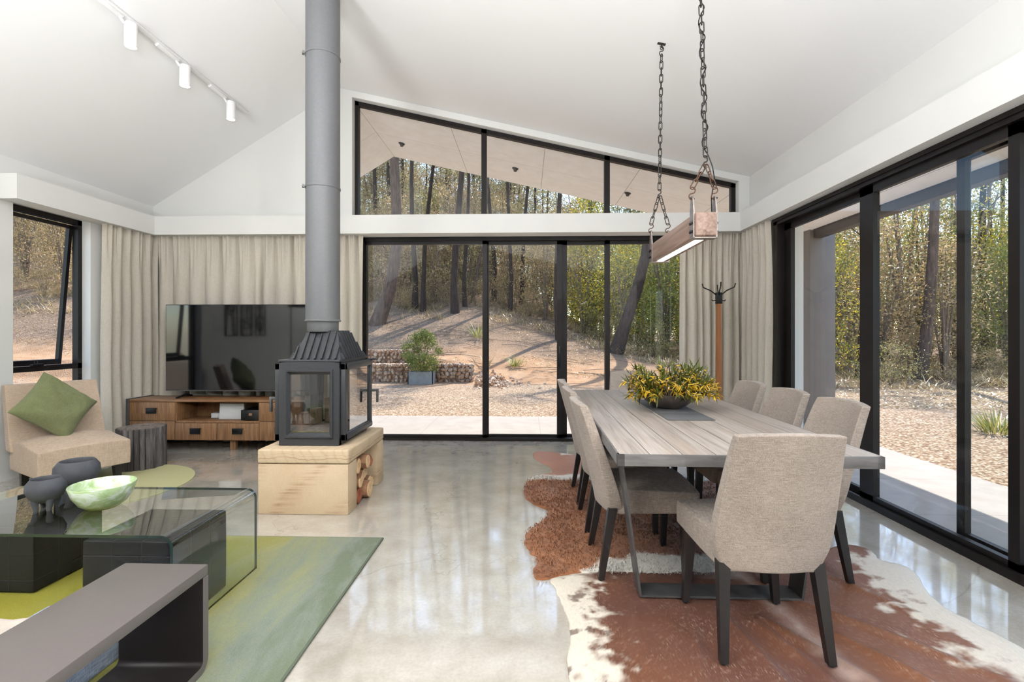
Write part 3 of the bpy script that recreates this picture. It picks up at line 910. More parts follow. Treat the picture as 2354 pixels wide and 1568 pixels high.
# stove body sits on the slab; local origin = centre of base
SX0, SX1, SY0, SY1, SZ0, SZ1 = -1.775, -1.335, 3.435, 4.035, 0.452, 1.062
scx, scy = (SX0 + SX1) / 2, (SY0 + SY1) / 2
st = thing('wood_stove', 'black see-through wood stove with ribbed hood and tall grey flue', 'stove', (scx, scy, SZ0))
def sbox(b, x0, x1, y0, y1, z0, z1, bev=0.004, seg=2): b.b2(x0 - scx, x1 - scx, y0 - scy, y1 - scy, z0 - SZ0, z1 - SZ0, bev, seg)
b = MB()
sbox(b, SX0, SX1, SY0, SY1, SZ0, SZ0 + 0.055); sbox(b, SX0, SX1, SY0, SY1, SZ1 - 0.06, SZ1)
for xa in (SX0, SX1 - 0.035):
    for ya in (SY0, SY1 - 0.035): sbox(b, xa, xa + 0.035, ya, ya + 0.035, SZ0, SZ1)
sbox(b, SX0 - 0.004, SX1 + 0.004, SY0 - 0.004, SY1 + 0.004, SZ1 - 0.012, SZ1 + 0.004)
b.build('body', M['stove'], st)
b = MB(); sbox(b, SX0 + 0.03, SX1 - 0.03, SY0 + 0.04, SY1 - 0.04, SZ0 + 0.055, SZ0 + 0.075); b.build('ash_bed', M['ash'], st)
b = MB()
for k in range(3): sbox(b, SX0 + 0.045, SX0 + 0.10, SY0 + 0.16 + k * 0.12, SY0 + 0.27 + k * 0.12, SZ0 + 0.076, SZ0 + 0.20 - (k % 2) * 0.03)
for k in range(2): sbox(b, SX0 + 0.12, SX0 + 0.25, SY1 - 0.10, SY1 - 0.05, SZ0 + 0.076 + k * 0.1, SZ0 + 0.174 + k * 0.1)
b.build('fire_brick', M['stovein'], st)
# front and rear picture-frame faces
def face(y, sgn, name):
    b = MB()
    X0, X1, Z0, Z1 = SX0 + 0.004, SX1 - 0.004, SZ0 + 0.004, SZ1 - 0.016
    steps = [(0.0, 0.0), (0.045, 0.0), (0.052, 0.012), (0.064, 0.012), (0.080, -0.006), (0.086, -0.016), (0.086, -0.03)]
    rings = []
    for ins, dep in steps:
        yy = y - sgn * (-dep) if False else y + sgn * dep
        rings.append([b.bm.verts.new((px - scx, yy - scy, pz - SZ0)) for px, pz in ((X0 + ins * 0.86, Z0 + ins), (X1 - ins * 0.86, Z0 + ins), (X1 - ins * 0.86, Z1 - ins), (X0 + ins * 0.86, Z1 - ins))])
    b.ring_strip(rings, cap=False)
    o = b.build(name, M['stove'], st, ang=20)
    b = MB(); i = 0.08
    sbox(b, X0 + i * 0.86, X1 - i * 0.86, y - sgn * 0.018 - 0.002, y - sgn * 0.018 + 0.002, Z0 + i, Z1 - i, 0)
    b.build('glass_panel', M['stoveglass'], o)
face(SY0 - 0.003, -1, 'front_face'); face(SY1 + 0.003, 1, 'rear_face')
def sidedoor(x, sgn, name, lab=None):
    b = MB()
    xa, xb = (x, x + 0.035) if sgn > 0 else (x - 0.035, x)
    y0, y1, z0, z1 = SY0 + 0.015, SY1 + 0.02, SZ0 + 0.03, SZ1 - 0.022
    w = 0.048
    sbox(b, xa, xb, y0, y0 + w, z0, z1); sbox(b, xa, xb, y1 - 0.04, y1, z0, z1); sbox(b, xa, xb, y0, y1, z0, z0 + 0.05); sbox(b, xa, xb, y0, y1, z1 - w, z1)
    sbox(b, xa - 0.008 * (sgn < 0), xb + 0.008 * (sgn > 0), y0 + 0.03, y1 - 0.012, z1 - w + 0.008, z1 - 0.008); sbox(b, xa - 0.008 * (sgn < 0), xb + 0.008 * (sgn > 0), y0 + 0.03, y1 - 0.012, z0 + 0.008, z0 + 0.04)
    o = b.build(name, M['stove'], st)
    b = MB(); xm = (xa + xb) / 2; sbox(b, xm - 0.002, xm + 0.002, y0 + w - 0.005, y1 - 0.038, z0 + 0.045, z1 - w + 0.005, 0); b.build('glass_panel', M['stoveglass'], o)
    b = MB()
    xh = xb if sgn > 0 else xa
    hy, hz = (y1 - 0.03 if sgn > 0 else y0 + 0.05), SZ0 + 0.33
    sbox(b, min(xh, xh + sgn * 0.055), max(xh, xh + sgn * 0.055), hy - 0.01, hy + 0.01, hz - 0.01, hz + 0.01, 0.003)
    sbox(b, min(xh + sgn * 0.045, xh + sgn * 0.062), max(xh + sgn * 0.045, xh + sgn * 0.062), hy - 0.011, hy + 0.011, hz - 0.10, hz + 0.012, 0.003)
    b.build('door_handle', M['steel'], o)
sidedoor(SX1 + 0.002, 1, 'side_door'); sidedoor(SX0 - 0.002, -1, 'side_door')
# hood
b = MB()
tb = SZ1 - SZ0; ht = 0.215
hw0, hd0, hw1, hd1 = 0.185, 0.262, 0.108, 0.118
HC = 0.032; FX, FY = 0.0, -0.062
def rect(w, d, z): return [b.bm.verts.new(p) for p in ((-w, -d, z), (w, -d, z), (w, d, z), (-w, d, z))]
b.ring_strip([rect(hw0, hd0, tb), rect(hw1, hd1, tb + ht)])
def fin(p_low, p_high, dirn, depth=0.022, th=0.005):
    pl, ph = Vector(p_low), Vector(p_high)
    nn = Vector(dirn)
    side = (ph - pl).cross(nn).normalized() * th
    quad = [pl - nn * 0.006, pl + nn * depth, ph + nn * depth * 0.55, ph - nn * 0.006]
    A = [b.bm.verts.new(q - side) for q in quad]; B = [b.bm.verts.new(q + side) for q in quad]
    b.ring_strip([A, B])
for sg in (-1, 1):
    nf = 7
    for k in range(nf):
        t = -1 + 2 * (k + 0.5) / nf
        xl = t * (hw0 - 0.01); xt = max(-hw1 + 0.004, min(hw1 - 0.004, xl))
        f_ = (hw0 - abs(xl)) / (hw0 - hw1) if abs(xl) > hw1 else 1.0
        f_ = min(1, f_)
        fin((xl, sg * hd0, tb + 0.002), (xl, sg * (hd0 + (hd1 - hd0) * f_), tb + ht * f_ * 0.98), (0, sg * 0.86, 0.5))
    nf = 10
    for k in range(nf):
        t = -1 + 2 * (k + 0.5) / nf
        yl = t * (hd0 - 0.008)
        f_ = min(1.0, (hd0 - abs(yl)) / (hd0 - hd1)) if abs(yl) > hd1 else 1.0
        fin((sg * hw0, yl, tb + 0.002), (sg * (hw0 + (hw1 - hw0) * f_), yl, tb + ht * f_ * 0.98), (sg * 0.93, 0, 0.35))
b.build('ribbed_hood', M['stove'], st, ang=25, loc=(HC, -0.01, 0))
fc = (0, 0.0)
b = MB(); b.lathe([(0.108, tb + ht - 0.01), (0.114, tb + ht + 0.0), (0.114, tb + ht + 0.09), (0.0, tb + ht + 0.09)], 40); b.build('flue_collar', M['flue'], st, loc=(FX, FY, 0))
b = MB()
zt = zc(-1.555) - SZ0 + 0.01
b.lathe([(0.112, tb + ht + 0.068), (0.130, tb + ht + 0.068), (0.132, tb + ht + 0.074), (0.130, tb + ht + 0.08), (0.1245, tb + ht + 0.084), (0.1245, zt), (0.0, zt)], 48)
fl = b.build('flue_pipe', M['flue'], st, loc=(FX, FY, 0))
for z in (2.36, 3.36):
    b = MB(); zz = z - SZ0
    b.lathe([(0.124, zz - 0.008), (0.128, zz - 0.008), (0.1295, zz), (0.128, zz + 0.008), (0.124, zz + 0.008)], 48)
    b.box((-0.12, -0.07, zz), (0.016, 0.03, 0.02), rot=(0, 0, 0.5)); b.build('clamp_ring', M['flue'], fl)
b = MB()
ang = math.atan(0.23)
b.lathe([(0.131, -0.014), (0.215, -0.014), (0.22, 0.0), (0.131, 0.0)], 40); b.build('ceiling_flange', M['flue'], st, loc=(FX, FY, zc(-1.555) - SZ0 - 0.008), rot=(0, ang, 0))
b = MB(); b.tube([(0.12, 0.31, tb - 0.02), (0.30, 0.33, tb - 0.02)], 0.005, 8); b.tube([(0.255, 0.325, tb - 0.02), (0.30, 0.33, tb - 0.02)], 0.009, 10); b.build('damper_rod', M['stove'], st)

# ------------------------------------------------------------------ television and cabinet
cy0, cy1, cx0, cx1 = 5.11, 5.46, -4.30, -2.35
ca = thing('tv_cabinet', 'long rough-sawn brown timber cabinet with black tab handles under the television', 'tv cabinet', ((cx0 + cx1) / 2, (cy0 + cy1) / 2, 0))
ccx, ccy = (cx0 + cx1) / 2, (cy0 + cy1) / 2
def cb(b, x0, x1, y0, y1, z0, z1, bev=0.003): b.b2(x0 - ccx, x1 - ccx, y0 - ccy, y1 - ccy, z0, z1, bev)
CT, CM, CBt = 0.548, 0.318, 0.115
q1, q2, q3, q4 = cx0 + 0.035, -3.775, -2.86, cx1 - 0.035
b = MB(); cb(b, cx0 + 0.03, cx1 - 0.03, cy0 - 0.004, cy1, CT - 0.026, CT); b.build('top_board', M['sawnh'], ca)
for xa in (cx0, cx1 - 0.03):
    b = MB(); cb(b, xa, xa + 0.03, cy0 - 0.012, cy1, 0.09, CT + 0.006); b.build('end_panel', M['steel'], ca)
b = MB()
cb(b, cx0 + 0.03, cx1 - 0.03, cy0 + 0.02, cy1, CBt, CBt + 0.02); cb(b, cx0 + 0.03, cx1 - 0.03, cy0 + 0.004, cy1, CM - 0.02, CM); cb(b, cx0 + 0.03, cx1 - 0.03, cy1 - 0.015, cy1, CBt, CT - 0.026)
for xa in (q2, q3): cb(b, xa, xa + 0.02, cy0 + 0.004, cy1, CBt, CT - 0.026)
b.build('carcass', M['sawn'], ca)
mid = (q2 + q3 + 0.02) / 2
def drawer(x0, x1, z0, z1):
    b = MB(); cb(b, x0, x1, cy0 - 0.006, cy0 + 0.016, z0, z1); o = b.build('drawer', M['sawn'], ca)
    b = MB(); xm = (x0 + x1) / 2; zm = (z0 + z1) / 2 + 0.01
    cb(b, xm - 0.06, xm + 0.06, cy0 - 0.024, cy0 - 0.006, zm + 0.022, zm + 0.028, 0.001); cb(b, xm - 0.055, xm + 0.055, cy0 - 0.026, cy0 - 0.020, zm - 0.03, zm + 0.028, 0.002)
    b.build('handle', M['handle'], o)
drawer(q1, q2 + 0.006, CM + 0.004, CT - 0.03); drawer(q1, q2 + 0.006, CBt, CM - 0.003); drawer(q2 + 0.012, mid - 0.003, CBt, CM - 0.022); drawer(mid + 0.003, q3 + 0.008, CBt, CM - 0.022)
drawer(q3 + 0.014, q4, CM + 0.004, CT - 0.03); drawer(q3 + 0.014, q4, CBt, CM - 0.003)
for xa in (cx0 + 0.12, -3.2, cx1 - 0.12):
    for ya in (cy0 + 0.05, cy1 - 0.08):
        b = MB(); cb(b, xa, xa + 0.06, ya, ya + 0.05, 0, CBt); b.build('leg', M['sawn'], ca)
b = MB(); b.b2(-3.50, -3.32, 5.30, 5.42, CM + 0.001, CM + 0.055, 0.003); tag(b.build('set_top_box', M['card']), 'small white box at the inner end of the open cabinet shelf', 'box')
b = MB(); b.box((-3.23, 5.25, CM + 0.085), (0.27, 0.03, 0.17), rot=(math.radians(-6), 0, 0), bev=0.003); tag(b.build('white_box', M['card']), 'square white box standing upright on the open cabinet shelf', 'box')
t = thing('amplifier', 'flat black amplifier beside the white box on the open shelf', 'amplifier', (-2.96, 5.27, CM + 0.001))
b = MB(); b.b2(-0.11, 0.09, -0.13, 0.13, 0.006, 0.115, 0.004); b.build('case', M['darkbox'], t)
b = MB(); b.b2(-0.02, 0.015, -0.133, -0.129, 0.055, 0.082); b.build('badge', simple('copper_badge', srgb(150, 110, 84), 0.5), t)

tv = thing('television', 'large flat black television standing on the timber cabinet', 'television', (-3.18, 5.30, CT))
b = MB(); b.b2(-0.835, 0.835, 0.0, 0.035, 0.072, 1.030, 0.004); b.build('housing', M['darkbox'], tv)
b = MB(); b.b2(-0.828, 0.828, -0.0015, -0.0005, 0.085, 1.023); b.build('screen', M['screen'], tv)
b = MB(); b.b2(-0.835, 0.835, -0.002, 0.002, 0.070, 0.080); b.build('bezel', M['steel'], tv)
for xa in (-0.62, 0.62):
    b = MB(); b.tube([(xa, 0.018, 0.085), (xa, 0.01, 0.03), (xa, -0.13, 0.006)], [0.016, 0.013, 0.009], 8); b.tube([(xa, 0.01, 0.03), (xa, 0.12, 0.008)], [0.013, 0.009], 8); b.build('foot', M['darkbox'], tv)

# ------------------------------------------------------------------ armchair, cushion, stump
def lin(a, b_, n): return [a + (b_ - a) * i / (n - 1) for i in range(n)]
SUP = [-1, -0.93, -0.6, -0.2, 0.2, 0.6, 0.93, 1]
ARZ = math.radians(-117.8)
ac = thing('slipper_chair', 'low armless oatmeal slipper chair on the round rug beside the window', 'armchair', (-3.805, 3.955, 0.0), ARZ)
b = MB()
def seatf(u, v, w):
    x = 0.302 * u; y = 0.02 + 0.29 * v
    z = 0.245 + 0.095 * w
    if w > 0: z += (0.068 * (1 - u * u * u * u * 0.6) * (1 - v * v * 0.65) + (0.02 if v < 0 else 0)) * w
    if abs(u) > 0.99: x *= 1 - 0.015 * abs(w) ** 4
    return (x, y, z)
b.lattice(seatf, SUP, SUP, [-1, -0.86, 0, 0.86, 1]); b.build('seat', M['linen2'], ac, sub=2)
b = MB()
def backf(u, v, w):
    z = 0.36 + 0.245 * v + 0.245
    z = 0.30 + (v + 1) / 2 * 0.53
    h = (v + 1) / 2
    x = (0.318 - 0.012 * h) * u
    y = -0.235 - 0.165 * h - 0.055 * (w) * (1 - 0.25 * h) + 0.02 * (1 - u * u) * (-1 if w < 0 else 0.0) 
    return (x, y, z)
b.lattice(backf, SUP, [-1, -0.94, -0.4, 0.2, 0.7, 0.96, 1], [-1, -0.75, 0.75, 1]); b.build('backrest', M['linen2'], ac, sub=2)
for sx in (-1, 1):
    for yy in (-0.20, 0.24):
        b = MB()
        x = sx * 0.225
        A = [b.bm.verts.new((x + dx * 0.03, yy + dy * 0.03, 0.165)) for dx, dy in ((-1, -1), (1, -1), (1, 1), (-1, 1))]
        B = [b.bm.verts.new((x + dx * 0.019, yy + (0.015 if yy > 0 else -0.03) + dy * 0.019, 0.0)) for dx, dy in ((-1, -1), (1, -1), (1, 1), (-1, 1))]
        b.ring_strip([B, A]); b.build('leg', M['legblack'], ac)

def cushion(name, label, size, thick, mat, loc, rot, wr=0.02, seed=1):
    b = MB(); n = 23
    g = lin(-1, 1, n)
    def f(u, v, w):
        px = u * (1 - 0.09 * (1 - v * v) ** 1.0 * abs(u)); pv = v * (1 - 0.09 * (1 - u * u) * abs(v))
        e = (max(0.0, 1 - u ** 4) * max(0.0, 1 - v ** 4)) ** 0.55
        wn = noise.noise((u * 2.1 + seed, v * 2.1, w * 0.7)) * wr * e * 1.4
        cr = 0.010 * math.sin(16 * (u + v) + 7 * noise.noise((u * 2, v * 2, seed))) * max(0, abs(u * v)) ** 0.6 * e + 0.010 * noise.noise((u * 5 + 3, v * 1.6 - u * 2, seed)) * e
        return (px * size / 2, w * (thick / 2 * e + 0.003) + wn + cr * (w > 0), pv * size / 2)
    b.lattice(f, g, [-1, 1], g) if False else None
    # two faces + seam
    V1 = [[b.bm.verts.new(f(u, v, 1)) for u in g] for v in g]
    V2 = [[b.bm.verts.new(f(u, v, -1)) for u in g] for v in g]
    for V_, fl_ in ((V1, False), (V2, True)):
        for i in range(n - 1):
            for j in range(n - 1):
                q = (V_[i][j], V_[i][j + 1], V_[i + 1][j + 1], V_[i + 1][j])
                b.bm.faces.new(tuple(reversed(q)) if fl_ else q)
    rim1 = [V1[0][j] for j in range(n)] + [V1[i][n - 1] for i in range(1, n)] + [V1[n - 1][j] for j in range(n - 2, -1, -1)] + [V1[i][0] for i in range(n - 2, 0, -1)]
    rim2 = [V2[0][j] for j in range(n)] + [V2[i][n - 1] for i in range(1, n)] + [V2[n - 1][j] for j in range(n - 2, -1, -1)] + [V2[i][0] for i in range(n - 2, 0, -1)]
    b.ring_strip([rim1, rim2], cap=False)
    o = b.build(name, mat, sub=2)
    o.location = loc; o.rotation_euler = rot
    return tag(o, label, 'cushion')
# cushion: stands on a corner, leaning on the chair back
fv = Vector((math.sin(-ARZ), math.cos(-ARZ), 0)); 
cm = Matrix.Rotation(ARZ + math.radians(14), 4, 'Z') @ Matrix.Rotation(math.radians(26), 4, 'X') @ Matrix.Rotation(math.radians(45), 4, 'Y')
cq = cushion('throw_cushion', 'moss green cushion balanced on its corner against the chair back', 0.46, 0.17, M['green'], (-3.93, 3.95, 0.645), cm.to_euler(), 0.02, 4)

t = thing('stump_stool', 'charred tree stump stool with cracked top beside the slipper chair', 'stool', (-3.625, 4.475, 0.008))
b = MB()
rs = random.Random(5)
cols = [rs.uniform(0.93, 1.05) for _ in range(64)]
def wob(a, z):
    k = int(a / (2 * PI) * 26) % 26
    fr_ = (a / (2 * PI) * 26) % 1
    return cols[k] * (1 - 0.055 * (abs(fr_ - 0.5) * 2) ** 6) 
b.lathe([(0.0, 0.0), (0.192, 0.0), (0.194, 0.1), (0.190, 0.25), (0.192, 0.366), (0.187, 0.372)], 208, wob=wob); b.build('bark', M['stump'], t, ang=30)
b = MB(); b.lathe([(0.192, 0.355), (0.182, 0.373), (0.1, 0.375), (0.0, 0.376)], 52, wob=wob); b.build('top_face', M['stumptop'], t, ang=60)

# ------------------------------------------------------------------ rugs
b = MB()
rp = []
for k in range(64):
    a = 2 * PI * k / 64
    rp.append((-3.485 + 0.645 * math.cos(a), 3.88 + 0.66 * math.sin(a)))
b.prism(rp, 'z', 0.0, 0.008); tag(b.build('round_rug', M['roundrug'], ang=30), 'round pale olive rug under the slipper chair and stump', 'rug')
rgx0, rgx1, rgy0, rgy1 = -3.35, -0.872, 0.75, 2.945
t = thing('area_rug', 'large green ombre rug with square corners under the glass table', 'rug', ((rgx0 + rgx1) / 2, (rgy0 + rgy1) / 2, 0.0))
hx, hy = (rgx1 - rgx0) / 2, (rgy1 - rgy0) / 2
b = MB(); b.b2(-hx + 0.008, hx - 0.008, -hy + 0.008, hy - 0.008, 0.0, 0.013, 0.004); b.build('pile', M['rug'], t)
b = MB()
for a_ in ((-hx, hx, hy - 0.010, hy), (-hx, hx, -hy, -hy + 0.010), (-hx, -hx + 0.010, -hy, hy), (hx - 0.010, hx, -hy, hy)): b.b2(*a_, 0.0, 0.011, 0.003)
b.build('binding', M['rugedge'], t)

# ------------------------------------------------------------------ ottomans, glass table, vessels
ot = thing('ottoman', 'black leather cube ottoman tucked under the bent glass end of table', 'ottoman', (-1.657, 2.155, 0.013), 0, 'black leather cube ottomans')
b = MB(); b.lattice(lambda u, v, w: (0.189 * u * (1 - 0.01 * w * w), 0.189 * v * (1 - 0.01 * w * w), 0.191 + 0.187 * w + (0.006 * (1 - u * u) * (1 - v * v) if w > 0.5 else 0)), [-1, -0.94, 0, 0.94, 1], [-1, -0.94, 0, 0.94, 1], [-1, -0.94, 0, 0.94, 1]); b.build('cube_body', M['leather'], ot, sub=2)
place(ot, (-2.532, 2.435, 0.013), 0, 'black leather cube ottoman beneath the clay pots and green bowl')

gx0, gx1, gy0, gy1, gz = -2.745, -1.426, 1.922, 2.532, 0.436
t = thing('glass_coffee_table', 'waterfall coffee table of bent clear glass over two black ottomans', 'coffee table', ((gx0 + gx1) / 2, (gy0 + gy1) / 2, 0.013))
b = MB()
hw = (gx1 - gx0) / 2; hd = (gy1 - gy0) / 2; th = 0.012; R = 0.05; top = gz - 0.013
out = [(hw, 0.0)]
for k in range(9):
    a = k / 8 * PI / 2
    out.append((hw - R + R * math.cos(a), top - R + R * math.sin(a)))
out = out + [(-x, z) for x, z in reversed(out)]
inn = [(hw - th, 0.0)]
for k in range(9):
    a = k / 8 * PI / 2
    inn.append((hw - R + (R - th) * math.cos(a), top - R + (R - th) * math.sin(a)))
inn = inn + [(-x, z) for x, z in reversed(inn)]
for y in (-hd, hd): pass
Vo = [[b.bm.verts.new((x, y, z)) for x, z in out] for y in (-hd, hd)]
Vi = [[b.bm.verts.new((x, y, z)) for x, z in inn] for y in (-hd, hd)]
for i in range(len(out) - 1):
    b.bm.faces.new((Vo[0][i], Vo[0][i + 1], Vo[1][i + 1], Vo[1][i]))
    b.bm.faces.new((Vi[0][i], Vi[1][i], Vi[1][i + 1], Vi[0][i + 1]))
    for s in (0, 1):
        f = b.bm.faces.new((Vo[s][i], Vi[s][i], Vi[s][i + 1], Vo[s][i + 1])); f.material_index = 1
for i in (0, len(out) - 1):
    f = b.bm.faces.new((Vo[0][i], Vo[1][i], Vi[1][i], Vi[0][i])); f.material_index = 1
b.build('bent_glass', [M['glasstable'], M['glassedge']], t, ang=30)

def pot(name, label, x, y, R, h, fh, seed):
    t = thing(name, label, 'pot', (x, y, gz))
    prof = [(0.0, fh), (R * 0.45, fh), (R * 0.80, fh + (h - fh) * 0.20), (R, fh + (h - fh) * 0.52), (R * 0.97, fh + (h - fh) * 0.78), (R * 0.80, h - 0.006), (R * 0.74, h), (R * 0.68, h - 0.006), (R * 0.70, fh + (h - fh) * 0.75), (R * 0.82, fh + (h - fh) * 0.5), (R * 0.6, fh + 0.02), (0.0, fh + 0.014)]
    w = lambda a, z: 1 + 0.02 * math.sin(2 * a + seed) + 0.012 * math.sin(5 * a + seed * 2)
    b = MB(); b.lathe(prof, 40, wob=w); b.build('bowl_body', M['potdark'], t, ang=75)
    for k in range(4):
        a = PI / 4 + k * PI / 2 + seed
        c, s = math.cos(a), math.sin(a)
        b = MB(); b.tube([(c * R * 0.48, s * R * 0.48, 0.0), (c * R * 0.52, s * R * 0.52, fh * 0.6), (c * R * 0.55, s * R * 0.55, fh + 0.02)], [R * 0.12, R * 0.16, R * 0.22], 10); b.build('foot', M['potdark'], t)
pot('clay_pot', 'smaller footed charcoal clay pot at the front of the glass table', -2.235, 2.20, 0.073, 0.145, 0.035, 0.3)
pot('clay_pot', 'larger footed charcoal clay pot behind the green bowl', -2.305, 2.43, 0.094, 0.168, 0.035, 0.9)
t = thing('resin_bowl', 'wide marbled green bowl on the glass coffee table', 'bowl', (-1.995, 2.235, gz))
b = MB()
RB, HB = 0.130, 0.108
b.lathe([(0.0, 0.0), (RB * 0.45, 0.0), (RB * 0.70, HB * 0.22), (RB * 0.90, HB * 0.6), (RB, HB), (RB * 0.985, HB + 0.004), (RB * 0.96, HB), (RB * 0.86, HB * 0.62), (RB * 0.66, HB * 0.30), (RB * 0.4, HB * 0.13), (0.0, HB * 0.12)], 48, wob=lambda a, z: 1 + 0.012 * math.cos(2 * a + 0.6)); b.build('bowl_body', M['glassbowl'], t, ang=70)
b = MB(); b.box((0.01, 0.03, HB * 0.42), (0.05, 0.022, 0.012), rot=(0.35, 0, 0.3), bev=0.004); b.tube([(-0.01, 0.03, HB * 0.5), (0.01, 0.035, HB * 0.54), (0.03, 0.03, HB * 0.5)], 0.003, 6)
tag(b.build('trinket', M['darkbox']), 'little dark trinket lying inside the marbled green bowl', 'ornament').location = (-1.995, 2.235, gz)

# ------------------------------------------------------------------ open-sided side bench and pouf
bx0, bx1, by0, by1, bz = -1.492, -1.177, 0.35, 1.767, 0.40
t = thing('side_bench', 'low open-sided brown grey laminate bench in the foreground on the rug', 'bench', ((bx0 + bx1) / 2, (by0 + by1) / 2, 0.013))
L_, z1_ = (by1 - by0) / 2, bz - 0.013
th = 0.038
b = MB(); w_ = (bx1 - bx0) / 2
b.b2(-w_, w_, -L_, L_, z1_ - th, z1_, 0.004); b.build('top_panel', M['bench'], t)
def endp(s):
    o = [(s * L_, z1_ - th - 0.0005)]; i_ = [(s * (L_ - 0.03), z1_ - th - 0.0005)]
    for k in range(7):
        a = k / 6 * PI / 2
        o.append((s * (L_ - 0.05 + 0.05 * math.cos(a)), 0.05 - 0.05 * math.sin(a)))
        i_.append((s * (L_ - 0.05 + 0.02 * math.cos(a)), 0.05 - 0.02 * math.sin(a)))
    o.append((0, 0)); i_.append((0, 0.03))
    b = MB(); b.prism(o + list(reversed(i_)), 'x', -w_, w_); return b
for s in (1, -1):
    o = endp(s).build('end_panel', [M['bench'], M['benchshade']], t, ang=30)
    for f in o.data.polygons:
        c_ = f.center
        if f.normal.y * s < -0.3 or (f.normal.z > 0.3 and c_.z < 0.06): f.material_index = 1  # inner faces get the painted-in shade
t = thing('pouf', 'low blue grey woven pouf half hidden behind the side bench', 'pouf', (-1.70, 1.47, 0.013))
b = MB(); b.lattice(lambda u, v, w: (0.145 * u, 0.36 * v, 0.095 + 0.095 * w), SUP, SUP, [-1, -0.85, 0, 0.85, 1]); b.build('cover', M['denim'], t, sub=2)
cu = cushion('throw_cushion', 'cream cushion lying flat on the blue grey pouf', 0.36, 0.12, M['cream'], (-1.72, 1.42, 0.262), (PI / 2, 0, 0.1), 0.01, 9)
cu = cushion('throw_cushion', 'sage green cushion piled on the cream cushion at the frame edge', 0.30, 0.10, simple('sage_cloth', srgb(150, 166, 140), 0.9, bump=0.2, bs=200), (-1.80, 1.25, 0.36), (PI / 2, 0, 0.3), 0.01, 19)

# ------------------------------------------------------------------ things of the room that show only in reflections
for i, yy in enumerate((2.62, 3.02, 3.42)):
    lab = ['curved black metal wall panel farthest from the window', 'gridded black metal wall panel in the middle of its row', 'looped black metal wall panel nearest the window'][i]
    t = thing('wall_art', lab, 'wall art', (XL + 0.012, yy, 1.62), 0, 'black metal wall panels')
    b = MB()
    for a_ in ((-0.15, -0.138, -0.4, 0.4), (0.138, 0.15, -0.4, 0.4), (-0.15, 0.15, 0.388, 0.4), (-0.15, 0.15, -0.4, -0.388)): b.b2(-0.006, 0.006, *a_)
    b.build('rim', M['handle'], t)
    b = MB()
    rr = random.Random(i + 3)
    for k in range(5):
        c_ = rr.uniform(-0.28, 0.28); q = rr.uniform(0.05, 0.12); o_ = rr.uniform(-0.03, 0.03)
        if i != 1: b.tube([(0, o_ + q * math.cos(2 * PI * m / 24), c_ + q * 1.5 * math.sin(2 * PI * m / 24)) for m in range(24)], 0.0045, 6, closed=True)
        b.tube([(0, rr.uniform(-0.14, 0.14), -0.39), (0, rr.uniform(-0.14, 0.14), 0.39)], 0.004, 6)
        if i == 1: b.tube([(0, -0.14, rr.uniform(-0.38, 0.38)), (0, 0.14, rr.uniform(-0.38, 0.38))], 0.004, 6)
    b.build('linework', M['handle'], t)
t = thing('floor_lamp', 'black dome floor lamp by the side wall', 'floor lamp', (-3.85, 2.75, 0))
b = MB(); b.lathe([(0.0, 0.0), (0.15, 0.0), (0.15, 0.02), (0.0, 0.025)], 32); b.build('base', M['lampdome'], t)
b = MB(); b.tube([(0, 0, 0.02), (0, 0, 1.75), (0.05, 0, 1.82), (0.14, 0, 1.84)], 0.01, 10); b.build('pole', M['lampdome'], t)
b = MB(); b.lathe([(0.0, 1.83), (0.06, 1.82), (0.14, 1.77), (0.18, 1.69), (0.176, 1.69), (0.135, 1.76), (0.0, 1.81)], 32, c=(0.14, 0, 0)); b.build('dome_shade', M['lampdome'], t)
